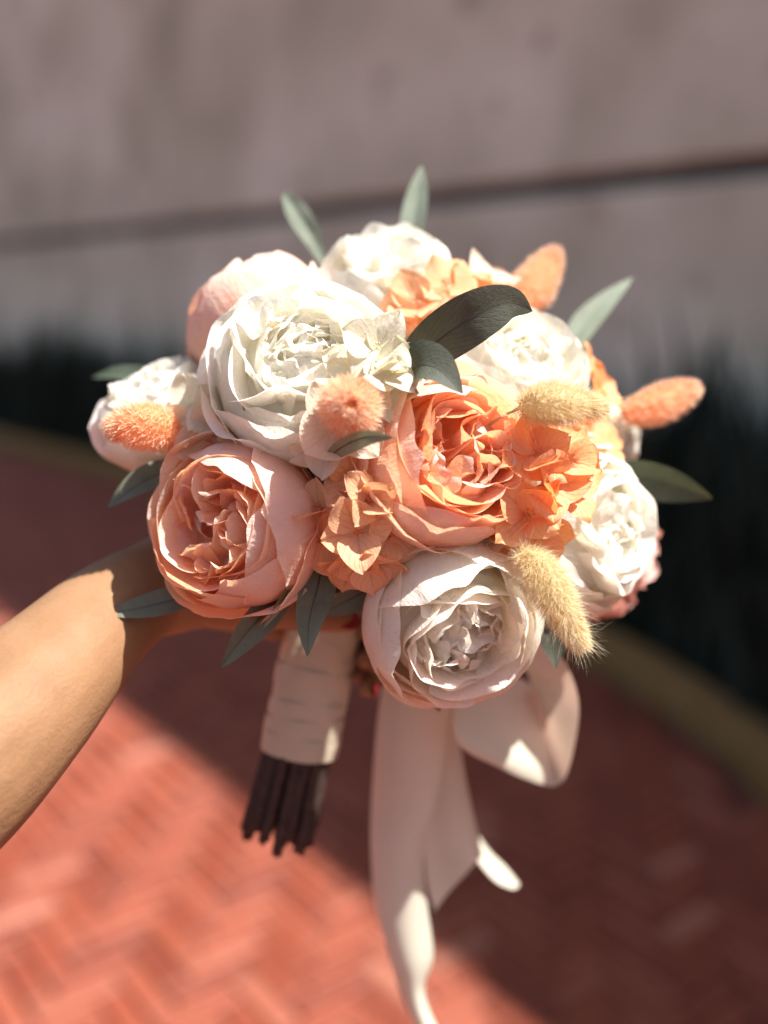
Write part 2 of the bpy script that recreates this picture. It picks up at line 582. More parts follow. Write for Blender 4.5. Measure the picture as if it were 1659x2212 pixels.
    # crinkled inner petals that stand on the closed heart and lean over one another
    def mound(x, y):
        q = min(1.0, (x * x + y * y) / 0.62)
        zz = b * fill * math.sqrt(max(0.0, 1 - 0.8 * q))
        if cavity is not None:
            for (cx, cy, cr, cd) in cavity:
                zz -= cd * 0.75 * math.exp(-((x - cx) ** 2 + (y - cy) ** 2) / cr ** 2)
        return zz
    ga = rng.uniform(0, 6.28)
    for k in range(tongues):
        rb_ = tr * math.sqrt((k + 0.5) / tongues)
        al = ga + k * 2.39996 + rng.normal(0, .25)
        er = np.array([math.cos(al), math.sin(al), 0.0])
        et = np.array([-math.sin(al), math.cos(al), 0.0])
        b0 = er * rb_
        b0[2] = mound(b0[0], b0[1]) - 0.16
        if cavity is not None and any((b0[0] - c[0]) ** 2 + (b0[1] - c[1]) ** 2 < (0.7 * c[2]) ** 2 for c in cavity):
            continue
        ez = np.array([0, 0, 1.0])
        upd = unit(ez * rng.uniform(.8, 1.1) - er * (0.25 + 0.75 * rb_) * rng.uniform(.5, 1.2) + et * rng.normal(0, .35))
        nd = unit(er * 0.9 + ez * 0.5 + et * rng.normal(0, .6))
        nd = unit(nd - upd * (nd @ upd))
        wd_ = np.cross(upd, nd)
        Lp = rng.uniform(0.36, 0.50) * (1 - 0.25 * (1 - rb_ / tr))
        Wp = rng.uniform(0.20, 0.34)
        nu, nv = 15, 14
        u = np.linspace(-1, 1, nu)[:, None] * np.ones((1, nv))
        v = np.ones((nu, 1)) * np.linspace(0, 1, nv)[None]
        ul = np.stack([u[:, 0], np.full(nu, rng.uniform(0, 9))], 1)
        w = (0.45 + 0.75 * v) * np.where(v > 0.62, np.sqrt(np.clip(1 - ((v - 0.62) / 0.42) ** 2, 0.05, 1)), 1)
        lv = v * (1 + 0.10 * sn(ul, rng, 3.0)[:, None])
        cup = rng.uniform(-.30, -.05)
        bend = rng.uniform(-.25, -.05)
        curl = rng.uniform(0.02, 0.16)
        tt = smooth((v - 0.72) / 0.28)
        off = cup * u ** 2 * Wp + bend * v ** 2 * Lp + curl * tt * Lp * 1.2
        off = off + 0.028 * ruff * v * sn(np.stack([u, v * 1.2], -1), rng, 2.6) + 0.010 * ruff * v * sn(np.stack([u, v], -1), rng, 7.5)
        for q in range(2):
            u0 = rng.uniform(-.6, .6)
            off = off + rng.choice([-1, 1]) * 0.03 * np.exp(-np.abs(u - u0 - .2 * (v - .5)) / 0.12) * v
        X = b0 + upd * (lv * Lp - 0.4 * np.abs(curl) * tt * Lp)[..., None] + wd_ * (u * w * Wp)[..., None] + nd * off[..., None]
        rad = np.linalg.norm(X[..., :2], axis=-1)
        X[..., :2] *= np.where(rad > 0.8, 0.8 / np.maximum(rad, 1e-6), 1)[..., None]
        X = X * R
        X[..., 2] += zo
        link('petal', grid_mesh('petal', X), inner_mat or mat, root)
    # the closed heart deep inside, receptacle and stem
    nth, nph = 16, 26
    th_, ph_ = np.meshgrid(np.linspace(0.05, 1.6, nth), np.linspace(0, 6.2832, nph), indexing='ij')
    xm, ym = 0.76 * np.sin(th_) * np.cos(ph_), 0.76 * np.sin(th_) * np.sin(ph_)
    zm = np.vectorize(mound)(xm, ym) - 0.10 - 0.5 * smooth((th_ - 1.1) / 0.5)
    X = np.stack([xm, ym, zm], -1)
    X = X * (1 + 0.03 * sn(X, rng, 6.0)[..., None]) * R
    X[..., 2] += zo
    me_ = grid_mesh('heart', X)
    link('heart', me_, inner_mat or mat, root)
    v, f = tube([(0, 0, -0.004), (0, 0, 0.0), (0, 0, 0.16 * R), (0, 0, 0.22 * R)], [0.0015, 0.1 * R, 0.16 * R, 0.05 * R], 12)
    link('calyx', raw_mesh('calyx', v, f), M['stem'], root)
    add_stem(root, M3, base, M['stem'])
    return root


GR_W = 'white roses of the bouquet'
GR_P = 'peach roses of the bouquet'
rose('peach garden rose at lower left of the bouquet with a deep orange hollow', P(507, 1130, 0.457), V(-0.50, 0.13, 0.95), 0.0412,
     M['peach'], 11, 0.4, inner_mat=M['peach_deep'], name='peach_rose', group=GR_P,
     outer=[(4, 1.03, 104, 64, 0.07), (4, 0.96, 122, 60, 0.06), (4, 0.87, 134, 56, 0.05)],
     inner=[(0.72, 3, 140), (0.62, 3, 130), (0.53, 3, 120)], subs=[(0.25, -0.18), (0.22, 0.22), (-0.1, -0.33)],
     cavity=[(-0.22, 0.0, 0.34, 0.55)], tongues=10)
rose('peach garden rose in the centre, its opening turned to the right', P(968, 995, 0.447), V(0.50, 0.22, 0.95), 0.0400,
     M['peach'], 23, 1.2, inner_mat=M['peach_deep'], tongues=11, name='peach_rose', group=GR_P,
     outer=[(4, 1.03, 104, 64, 0.07), (4, 0.96, 120, 60, 0.06), (4, 0.87, 132, 56, 0.05)],
     inner=[(0.74, 3, 140), (0.63, 3, 130), (0.53, 3, 120)], subs=[(-0.05, -0.22), (0.2, -0.2), (0.3, 0.2)],
     cavity=[(-0.15, 0.25, 0.25, 0.45), (0.22, 0.28, 0.2, 0.35)])
rose('large creamy white rose above the left peach rose, many ruffled petals', P(655, 805, 0.458), V(-0.05, 0.42, 1.0), 0.0425,
     M['white'], 5, 2.0, name='white_rose', group=GR_W, hf=0.9, ruff=1.2, tongues=28, subs=[],
     outer=[(4, 1.03, 98, 62, 0.08), (5, 0.97, 116, 54, 0.07), (5, 0.9, 128, 50, 0.06)])
rose('white rose hanging lowest in the bouquet, in the shade above the ribbon', P(975, 1342, 0.462), V(0.25, -0.40, 1.0), 0.0402,
     M['white_pink'], 41, 0.3, name='white_rose', group=GR_W, ruff=1.3, tongues=26, subs=[],
     outer=[(4, 1.02, 104, 66, 0.06), (5, 0.96, 122, 58, 0.06), (4, 0.88, 132, 56, 0.05)], cavity=[(0.15, -0.3, 0.22, 0.4)])
rose('white rose at the very top of the bouquet, below the upright leaf', P(843, 622, 0.525), V(0.05, 0.85, 0.75), 0.0385,
     M['white'], 52, 0.9, name='white_rose', group=GR_W)
rose('white rose at upper right under the big dark leaf', P(1118, 800, 0.500), V(0.35, 0.62, 0.9), 0.0345,
     M['white'], 63, 0.1, name='white_rose', group=GR_W, ruff=1.2, subs=[], tongues=24)
rose('white rose on the right rim of the bouquet, facing sideways', P(1262, 1140, 0.497), V(0.85, 0.05, 0.75), 0.0410,
     M['white'], 74, 0.5, name='white_rose', group=GR_W, ruff=1.3, subs=[], tongues=26)
rose('white rose on the left rim behind the peach bunny tail', P(358, 888, 0.520), V(-0.35, 0.85, 0.35), 0.0350,
     M['white'], 85, 1.5, name='white_rose', group=GR_W)
rose('pale peach rose at the back on the left of the top white rose', P(556, 690, 0.525), V(-0.45, 0.75, -0.15), 0.0375,
     M['peach'], 96, 0.7, name='peach_rose', group=GR_P,
     outer=[(4, 1.03, 112, 66, 0.04), (5, 0.97, 122, 58, 0.05), (5, 0.88, 130, 52, 0.05)])
rose('dusty pink rose peeping out behind the white rose on the right rim', P(1318, 1195, 0.560), V(0.9, -0.2, 0.2), 0.0350,
     M['pink'], 107, 0.7, name='pink_rose', group=None)
rose('pale peach rose at the back under the upper right bunny tail', P(1060, 650, 0.565), V(0.3, 0.9, 0.3), 0.0250,
     M['peach_pale'], 118, 0.2, name='peach_rose', group=GR_P)
rose('small white rose at the far right behind the orange bunny tail stem', P(1310, 945, 0.555), V(0.75, 0.1, 0.5), 0.0230,
     M['white'], 129, 0.2, name='white_rose', group=GR_W)


# ------------------------------------------------------------------ hydrangea
def hyd_petal(L_, W_, rng, lift, cup, fold):
    nu, nv = 13, 13
    u = np.linspace(-1, 1, nu)[:, None] * np.ones((1, nv))
    v = np.ones((nu, 1)) * np.linspace(0, 1, nv)[None]
    w = np.sin(np.pi * np.clip(v, 0, 1) ** 0.80) ** 0.62 * (1 - 0.1 * v)
    w = np.where(v > 0.985, 0.10, w)
    w = np.maximum(w, 0.07)
    ul = np.stack([u, v * 2], -1)
    x = v * L_ * (1 + 0.06 * sn(ul, rng, 2))
    y = u * w * W_ * 0.5
    z = cup * L_ * (v - 0.5) ** 2 * 1.2 + fold * np.abs(y) + 0.045 * L_ * sn(ul, rng, 2.2) * v + 0.015 * L_ * sn(ul, rng, 7) * v
    z = z + 0.10 * L_ * (u ** 2) * v * rng.uniform(-1, 1)
    c, s = math.cos(lift), math.sin(lift)
    X = np.stack([x * c - z * s, y, x * s + z * c], -1)
    return X


def floret(parent, origin, Mp, center, axis, Rf, mat, seed, twist=0.0, lifts=None, heart=True, npet=4):
    """origin, Mp: the sprig's frame; the floret's vertices are written in it"""
    rng = np.random.default_rng(seed)
    M3 = frame_from_axis(axis, twist)
    T = Mp.T @ M3
    o = Mp.T @ (np.asarray(center) - origin)
    # floret body: heart with stamens
    parts = []
    v, f = tube([(0, 0, -0.06 * Rf), (0, 0, 0.03 * Rf), (0, 0, 0.08 * Rf)], [0.05 * Rf, 0.09 * Rf, 0.03 * Rf], 8)
    parts.append((v, f))
    for k in range(6):
        a = k * 1.05 + rng.normal(0, .2)
        e = np.array([math.cos(a) * 0.1 * Rf, math.sin(a) * 0.1 * Rf, 0.2 * Rf])
        v, f = tube([(0, 0, 0.03 * Rf), e], [0.012 * Rf, 0.01 * Rf], 4)
        parts.append((v, f))
        v, f = tube([e - (0, 0, .02 * Rf), e, e + (0, 0, 0.03 * Rf)], [0.01 * Rf, 0.03 * Rf, 0.01 * Rf], 5)
        parts.append((v, f))
    tgt = T.T @ (Mp.T @ (BIND - origin) - o)
    tgt = unit(tgt) * min(np.linalg.norm(tgt), 0.06)
    pts = [np.array([0, 0, -0.02 * Rf]) * (1 - t) + 2 * t * (1 - t) * np.array([0, 0, -0.5 * Rf]) + tgt * t * t for t in np.linspace(0, 1, 5)]
    parts.append(tube(pts, 0.0007, 5))
    v, f = merge(parts)
    hm = M['hyd_heart_cream'] if mat in (M['hyd_cream'],) else M['hyd_heart']
    fo = link('floret', raw_mesh('floret', v @ T.T + o, f), hm, parent)
    for k in range(npet):
        a = 2 * math.pi * k / npet + rng.normal(0, .12)
        lift = (lifts[k % len(lifts)] if lifts else rng.uniform(5, 40))
        X = hyd_petal(Rf * rng.uniform(.9, 1.1), Rf * rng.uniform(0.95, 1.25), rng, R_(lift), rng.uniform(-.5, .5), rng.uniform(0, .35))
        c, s = math.cos(a), math.sin(a)
        Rz = np.array([[c, -s, 0], [s, c, 0], [0, 0, 1]])
        X = X + np.array([0.04 * Rf, 0, 0])
        X = X @ Rz.T
        X[..., 2] += 0.01 * Rf * (k % 2)
        link('petal', grid_mesh('petal', X @ T.T + o), mat, fo)


def sprig(label, center, mat, florets, seed, group='hydrangea sprigs in the bouquet', name='hydrangea_sprig'):
    Mp = frame_from_axis(V(0, 0, 1))
    base = np.asarray(center)
    root = empty(name, base, Mp)
    tag(root, label, 'flower', group)
    add_stem(root, Mp, base, M['stem'], 0.0012)
    for i, fl in enumerate(florets):
        (x, y, d, ax, Rf) = fl[:5]
        tw = fl[5] if len(fl) > 5 else i * 0.7
        lf = fl[6] if len(fl) > 6 else None
        floret(root, base, Mp, P(x, y, d), V(*ax), Rf, fl[7] if len(fl) > 7 else mat, seed + i * 13, tw, lf)
    return root


sprig('tan orange hydrangea sprig hanging between the two peach roses', P(760, 1110, 0.475), M['hyd_tan'], [
    (762, 1035, 0.436, (-0.25, 0.3, 1), 0.0155, 0.7, (25, 60, 20, 45)),
    (795, 1075, 0.428, (0.55, 0.0, 1), 0.0145, 2.3, (10, 15, 60, 70)),
    (690, 1100, 0.438, (-0.5, 0.5, 0.8), 0.0140, 0.1, (15, 50, 25, 50)),
    (770, 1148, 0.430, (0.1, -0.1, 1), 0.0168, 0.35, (15, 20, 10, 30)),
    (845, 1150, 0.438, (0.5, -0.2, 1), 0.0165, 0.9, (10, 30, 20, 5)),
    (700, 1165, 0.442, (-0.4, -0.2, 1), 0.0175, 0.5, (10, 15, 20, 10)),
    (795, 1215, 0.440, (0.1, -0.8, 0.8), 0.0165, 0.2, (10, 30, 10, 25)),
    (765, 1220, 0.444, (-0.2, -0.8, 0.7), 0.0165, 0.9, (10, 20, 10, 15)),
], 300)
sprig('vivid orange hydrangea sprig right of the centre peach rose', P(1165, 1060, 0.478), M['hyd_orange'], [
    (1150, 985, 0.440, (0.3, 0.35, 1), 0.0180, 0.3, (55, 25, 10, 60)),
    (1205, 985, 0.447, (0.4, 0.4, 0.9), 0.0180, 0.8, (5, 15, 20, 30)),
    (1175, 1045, 0.440, (0.3, 0.2, 1), 0.0180, 0.2, (15, 60, 65, 20)),
    (1225, 1055, 0.448, (0.6, 0.1, 0.9), 0.0165, 0.5, (10, 15, 25, 30)),
    (1140, 1110, 0.443, (0.1, 0.1, 1), 0.0185, 0.8, (60, 30, 15, 50)),
    (1165, 1150, 0.450, (0.4, -0.5, 0.9), 0.0165, 0.1, (10, 45, 20, 30)),
    (1100, 1130, 0.455, (-0.2, -0.5, 0.9), 0.0150, 0.1, (10, 25, 20, 10)),
], 420)
sprig('cream hydrangea sprig between the large white rose and the dark leaves', P(830, 790, 0.465), M['hyd_cream'], [
    (815, 755, 0.425, (0.0, 0.25, 1), 0.0162, 0.95, (25, 15, 10, 20)),
    (845, 800, 0.427, (0.5, 0.2, 1), 0.0165, 0.3, (30, 40, 20, 40)),
    (775, 800, 0.430, (-0.3, 0.3, 1), 0.0150, 1.2, (30, 30, 20, 40)),
    (825, 830, 0.430, (0.5, -0.1, 1), 0.0165, 0.1, (10, 50, 20, 30)),
], 510)
sprig('papery blush hydrangea sprig spread around the middle bunny tail', P(755, 900, 0.460), M['hyd_blush'], [
    (745, 905, 0.426, (0.1, 0.1, 1), 0.0215, 0.72, (8, 12, 6, 10)),
    (700, 955, 0.432, (-0.2, -0.3, 1), 0.0150, 0.3, (10, 20, 10, 30)),
    (818, 895, 0.430, (0.6, 0.0, 0.8), 0.0150, 0.3, (10, 20, 10, 30)),
], 560)
sprig('cream hydrangea sprig tucked between left white rose and left peach rose', P(440, 925, 0.500), M['hyd_cream'], [
    (415, 890, 0.474, (-0.2, 0.5, 1), 0.0165, 0.3, (10, 30, 25, 40)),
    (465, 890, 0.468, (0.1, 0.3, 1), 0.0150, 0.9, (30, 50, 25, 20)),
    (405, 935, 0.470, (-0.4, 0.1, 1), 0.0165, 0.6, (10, 30, 25, 40), M['hyd_blush']),
    (455, 945, 0.466, (0.0, -0.2, 1), 0.0165, 0.2, (10, 20, 15, 30), M['hyd_blush']),
    (505, 920, 0.464, (0.2, 0.0, 1), 0.0135, 0.8, (40, 60, 45, 50)),
], 610)
sprig('peach hydrangea sprig at the top behind the big dark leaf', P(930, 650, 0.515), M['hyd_orange'], [
    (905, 665, 0.490, (-0.2, 0.5, 0.9), 0.0180, 0.4, (10, 30, 20, 40), M['hyd_tan']),
    (960, 620, 0.500, (0.2, 0.6, 0.8), 0.0190, 0.9, (20, 50, 20, 30), M['hyd_tan']),
    (870, 700, 0.490, (-0.3, 0.2, 0.9), 0.0165, 0.2, (10, 30, 20, 40), M['hyd_tan']),
    (1010, 640, 0.510, (0.4, 0.6, 0.8), 0.0180, 0.6, (20, 40, 20, 30)),
    (1060, 620, 0.530, (0.2, 0.8, 0.5), 0.0190, 0.6, (20, 40, 20, 30), M['hyd_blush']),
], 710)
sprig('orange hydrangea sprig behind the straw coloured bunny tail', P(1280, 920, 0.530), M['hyd_orange'], [
    (1290, 850, 0.520, (0.5, 0.5, 0.6), 0.0150, 0.4, (20, 40, 30, 20)),
    (1270, 925, 0.505, (0.4, 0.2, 0.8), 0.0150, 0.8, (20, 40, 10, 30)),
    (1290, 965, 0.505, (0.3, 0.8, 0.5), 0.0150, 0.3, (10, 15, 10, 10)),
    (1262, 790, 0.525, (0.8, 0.3, 0.4), 0.0130, 0.3, (20, 30, 10, 30)),
], 810)


# ------------------------------------------------------------------ leaves
GL = 'long grey green leaves around the bouquet'


def leaf(label, pts, width, mat, seed, roll=0.0, fold=0.25, tipw=0.0, shape=0.75, ribmat=None, wavy=0.03, name='eucalyptus_leaf'):
    """pts: base..tip world points; width in metres; roll turns the blade about its own length"""
    rng = np.random.default_rng(seed)
    n = 30
    path = catmull(pts, n)
    nu = 11
    u = np.linspace(-1, 1, nu)
    t = np.linspace(0, 1, n)
    w = np.sin(np.pi * t ** shape) ** 0.85
    w = np.maximum(w, 0.05 * (1 - t) + 0.008) + tipw * np.exp(-((t - 0.93) / 0.06) ** 2)
    X = np.zeros((nu, n, 3))
    nrm = []
    for i in range(n):
        tg = unit(path[min(i + 1, n - 1)] - path[max(i - 1, 0)])
        side = unit(np.cross(tg, -FWD))
        nn = np.cross(side, tg)
        c, s = math.cos(roll), math.sin(roll)
        sd = side * c + nn * s
        nr = -side * s + nn * c
        nrm.append(nr)
        for k in range(nu):
            y = u[k] * w[i] * width / 2
            X[k, i] = path[i] + sd * y + nr * (abs(y) * fold)
    uu = np.stack(np.meshgrid(u, t * 5, indexing='ij'), -1)
    X = X + np.array(nrm)[None] * (sn(uu, rng, 1.3) * wavy * width * np.abs(u)[:, None])[..., None]
    base = path[0]
    root = link(name, grid_mesh(name, X - base), mat)
    root.location = Vector(base.tolist())
    tag(root, label, 'leaf', GL)
    nr = np.array(nrm)
    for sgn in (1,):
        v, f = tube(path[:-1] - base - nr[:-1] * 0.0001, np.linspace(0.00055, 0.00012, n - 1), 6)
        link('midrib', raw_mesh('midrib', v, f), ribmat or M['rib'], root)
    return root


leaf('broad dark leaf arching over the upper right white rose, largest of the leaves',
     [P(850, 865, 0.470), P(915, 765, 0.445), P(1010, 692, 0.432), P(1095, 656, 0.432), P(1150, 672, 0.440)], 0.0228, M['leaf_dark'], 1,
     roll=R_(-14), fold=0.10, shape=0.85)
leaf('short dark leaf folded over the top of the centre peach rose',
     [P(862, 872, 0.45), P(890, 800, 0.427), P(940, 795, 0.417), P(1000, 850, 0.412)], 0.0210, M['leaf_dark'], 2,
     roll=R_(20), fold=0.25, shape=0.85)
leaf('pale blurred leaf pointing up left of the top white rose',
     [P(735, 640, 0.56), P(680, 520, 0.565), P(640, 455, 0.57), P(613, 415, 0.575)], 0.0130, M['leaf_pale'], 3, roll=R_(10), shape=1.15,
     tipw=0.12, ribmat=M['rib_pale'])
leaf('upright green leaf sticking up above the top white rose',
     [P(880, 640, 0.56), P(892, 500, 0.565), P(903, 420, 0.57), P(910, 358, 0.575)], 0.0150, M['leaf_pale'], 4, roll=R_(25), shape=0.85,
     ribmat=M['rib_pale'])
leaf('slim pale leaf pointing to the upper right corner beside the right white rose',
     [P(1190, 830, 0.56), P(1250, 720, 0.57), P(1305, 655, 0.575), P(1368, 598, 0.58)], 0.0150, M['leaf_pale'], 5, roll=R_(20), shape=0.8,
     ribmat=M['rib_pale'])
leaf('long dark green leaf stretching out to the right over the pink rose',
     [P(1240, 1015, 0.53), P(1340, 1025, 0.530), P(1440, 1045, 0.53), P(1540, 1078, 0.53)], 0.0215, M['leaf_green'], 6, roll=R_(-25), shape=1.05)
leaf('faint dark leaf poking out at far left above the bunny tail',
     [P(340, 815, 0.56), P(300, 812, 0.57), P(250, 808, 0.575), P(198, 816, 0.58)], 0.0125, M['leaf_green'], 7, roll=R_(-35), shape=0.8)
leaf('leaf under the left white rose pointing down to the left',
     [P(420, 1000, 0.50), P(350, 1022, 0.49), P(290, 1052, 0.485), P(230, 1097, 0.485)], 0.0150, M['leaf'], 8, roll=R_(-25), shape=0.9)
leaf('two toned leaf under the left peach rose, its tip over the wrist',
     [P(470, 1270, 0.475), P(390, 1292, 0.470), P(310, 1312, 0.466), P(218, 1328, 0.462)], 0.0130, M['leaf'], 9, roll=R_(-20), shape=0.95)
leaf('dark leaf hanging down left below the left peach rose',
     [P(655, 1200, 0.462), P(590, 1300, 0.458), P(530, 1370, 0.453), P(476, 1443, 0.45)], 0.0160, M['leaf'], 10, roll=R_(30), shape=0.85)
leaf('very narrow leaf seen edge on between the two hanging leaves',
     [P(680, 1180, 0.452), P(645, 1240, 0.449), P(610, 1295, 0.447), P(568, 1358, 0.446)], 0.0100, M['leaf_pale'], 11, roll=R_(60), shape=0.9)
leaf('broad leaf hanging straight down in front of the wrapped handle, tip lit',
     [P(705, 1170, 0.462), P(688, 1260, 0.455), P(668, 1340, 0.447), P(664, 1418, 0.442)], 0.0160, M['leaf'], 12, roll=R_(8), shape=0.75)
leaf('dark leaf pointing left under the tan hydrangea',
     [P(840, 1230, 0.468), P(800, 1270, 0.466), P(745, 1300, 0.464), P(690, 1328, 0.462)], 0.0145, M['leaf'], 13, roll=R_(20), shape=0.9)
leaf('small pale leaf under the middle bunny tail',
     [P(700, 1000, 0.435), P(735, 968, 0.415), P(790, 944, 0.405), P(850, 945, 0.404)], 0.0085, M['leaf_pale'], 14, roll=R_(-35), shape=1.0)
leaf('small pointed dark leaf below the straw bunny tail beside the lowest white rose',
     [P(1160, 1290, 0.475), P(1180, 1350, 0.478), P(1195, 1400, 0.48), P(1200, 1445, 0.48)], 0.0120, M['leaf_dark'], 15, roll=R_(10), shape=0.8)
leaf('tiny dark leaf tip showing under the lowest white rose',
     [P(925, 1440, 0.50), P(935, 1480, 0.502), P(942, 1510, 0.504), P(949, 1538, 0.505)], 0.0075, M['leaf_dark'], 16, roll=R_(5), shape=0.8)
leaf('curled dark leaf in the gap left of the tan hydrangea',
     [P(760, 960, 0.437), P(722, 985, 0.44), P(700, 1025, 0.445), P(718, 1075, 0.452)], 0.0130, M['leaf_dark'], 17, roll=R_(-25), shape=0.8)
leaf('dark leaf in the gap between centre peach rose and lowest white rose',
     [P(930, 1240, 0.48), P(890, 1190, 0.475), P(850, 1150, 0.475), P(800, 1120, 0.477)], 0.0200, M['leaf_dark'], 18, roll=R_(10), shape=0.8)
leaf('dark leaf filling the gap right of the hanging broad leaf',
     [P(760, 1140, 0.49), P(755, 1190, 0.488), P(742, 1240, 0.487), P(720, 1285, 0.486)], 0.0200, M['leaf_dark'], 19, roll=R_(10), shape=0.8)


# ------------------------------------------------------------------ bunny tails
def bunny(label, pts, width, mat, seed, n=3200, hair=0.0035, hw=0.00022, lean=0.55, fly=0, stemmat=None, group=None,
          basew=0.55, tipw=0.7, dark_tip=False):
    rng = np.random.default_rng(seed)
    base = np.asarray(pts[0])
    root = empty('bunny_tail', base)
    tag(root, label, 'dried flower', group)
    pts = np.asarray(pts) - base
    K = 24
    path = catmull(pts, K)
    t = np.linspace(0, 1, K)
    prof = np.maximum(np.sin(np.pi * (0.06 + 0.935 * t)), 0.0) ** 0.62
    core = (width / 2 - hair * 0.7) * prof
    v, f = tube(path, np.maximum(core, 0.0004), 18)
    link('seed_head', raw_mesh('seed_head', v, f, True, np.tile([[0.5, 0.1]], (len(v), 1))), mat, root)

    def hairs(n, hl, hwid, ln, jit):
        ti = rng.uniform(0, 1, n) ** 0.9
        ti[:n // 5] = rng.uniform(0.86, 1.0, n // 5)
        idx = ti * (K - 1)
        i0 = np.clip(idx.astype(int), 0, K - 2)
        fr = (idx - i0)[:, None]
        p = path[i0] * (1 - fr) + path[i0 + 1] * fr
        tg = path[i0 + 1] - path[i0]
        tg /= np.linalg.norm(tg, axis=1)[:, None]
        r = core[i0] * (1 - fr[:, 0]) + core[i0 + 1] * fr[:, 0]
        ref = np.tile(np.array([[0.31, 0.52, 0.79]]), (n, 1))
        a = np.cross(tg, ref); a /= np.linalg.norm(a, axis=1)[:, None]
        b = np.cross(tg, a)
        an = rng.uniform(0, 6.283, n)[:, None]
        nr = a * np.cos(an) + b * np.sin(an)
        endf = np.clip((ti - 0.8) / 0.2, 0, 1)[:, None]
        begf = np.clip((0.15 - ti) / 0.15, 0, 1)[:, None]
        d = nr + tg * (ln + 1.4 * endf - 1.1 * begf) + rng.normal(0, jit, (n, 3))
        d /= np.linalg.norm(d, axis=1)[:, None]
        p0 = p + nr * (r * 0.93)[:, None]
        L_ = (hl * rng.uniform(0.6, 1.15, n))[:, None]
        bend = rng.normal(0, 0.25, (n, 3)) + tg * 0.25
        p1 = p0 + d * L_ * 0.5
        d2 = d + bend
        d2 /= np.linalg.norm(d2, axis=1)[:, None]
        p2 = p1 + d2 * L_ * 0.55
        sd = np.cross(d, rng.normal(0, 1, (n, 3)))
        sd /= np.linalg.norm(sd, axis=1)[:, None]
        w = hwid * rng.uniform(0.7, 1.3, n)[:, None] / 2
        Vv = np.stack([p0 - sd * w, p0 + sd * w, p1 - sd * w * .8, p1 + sd * w * .8, p2], 1).reshape(-1, 3)
        b0 = np.arange(n)[:, None] * 5
        q = np.concatenate([b0 + 0, b0 + 1, b0 + 3, b0 + 2], 1).tolist()
        tr = np.concatenate([b0 + 2, b0 + 3, b0 + 4], 1).tolist()
        return Vv, [tuple(x) for x in q] + [tuple(x) for x in tr]

    parts = [hairs(n, hair, hw, lean, 0.28)]
    if fly:
        parts.append(hairs(fly, hair * 2.4, hw * 0.55, lean * 0.8, 0.45))
    v, f = merge(parts)
    o = link('fluff', raw_mesh('fluff', v, f, False, np.tile([[.5, 0.], [.5, 0.], [.5, .6], [.5, .6], [.5, 1.]], (len(v) // 5, 1))), mat, root)
    o['kind'] = 'stuff'
    M3 = np.eye(3)
    dirb = unit(path[1] - path[0])
    tgt = BIND - base
    p1 = -dirb * 0.03
    sp = [p1 * 2 * s * (1 - s) + tgt * s * s for s in np.linspace(0, 1, 9)]
    v, f = tube(sp, 0.0008, 6)
    link('stem', raw_mesh('stem', v, f), stemmat, root)
    return root


GB = 'bunny tail grass heads in the bouquet'
bunny('peach bunny tail at the far left over the left white rose', [P(378, 935, 0.468), P(340, 925, 0.462), P(290, 920, 0.458), P(236, 925, 0.458)],
      0.0250, M['tail_peach'], 1, n=4200, hair=0.0046, hw=0.00042, stemmat=M['stem_peach'], group=GB, lean=0.35)
bunny('round peach bunny tail in the middle seen end on with spiky fluff', [P(752, 885, 0.430), P(755, 882, 0.420), P(757, 878, 0.410), P(759, 873, 0.400)],
      0.0280, M['tail_peach'], 2, n=4200, hair=0.0062, hw=0.00042, stemmat=M['stem_peach'], group=GB, lean=0.25)
bunny('upright peach bunny tail at the upper right, soft and blurred', [P(1118, 678, 0.545), P(1140, 640, 0.55), P(1165, 600, 0.555), P(1200, 545, 0.56)],
      0.0275, M['tail_peach'], 3, n=3800, hair=0.0046, hw=0.00045, stemmat=M['stem_peach'], group=GB)
bunny('peach bunny tail sticking out at the far right on its bare orange stem', [P(1350, 895, 0.53), P(1400, 882, 0.532), P(1450, 862, 0.534), P(1500, 838, 0.536)],
      0.0238, M['tail_peach'], 4, n=3800, hair=0.0048, hw=0.00045, stemmat=M['stem_peach'], group=GB)
bunny('straw coloured bunny tail lying level right of the centre peach rose', [P(1128, 880, 0.436), P(1170, 872, 0.430), P(1220, 872, 0.428), P(1300, 880, 0.435)],
      0.0222, M['tail_cream'], 5, n=5200, hair=0.0052, hw=0.00020, stemmat=M['stem_cream'], group=GB, fly=260, lean=0.5)
bunny('straw coloured bunny tail drooping over the lowest white rose, longest hairs', [P(1128, 1195, 0.437), P(1168, 1235, 0.430), P(1205, 1300, 0.426), P(1255, 1392, 0.428)],
      0.0218, M['tail_cream'], 6, n=6000, hair=0.0056, hw=0.00020, stemmat=M['stem_cream'], group=GB, fly=420, lean=0.6)


# ------------------------------------------------------------------ handle
HT, HB = P(722, 1240, 0.545), P(648, 1610, 0.555)
hroot = empty('bouquet_handle', P(600, 1820, 0.56))
tag(hroot, 'bouquet handle of dark stems bound with ivory satin, held in the hand', 'handle')
hb = np.array(hroot.location)
ax = unit(HB - HT)
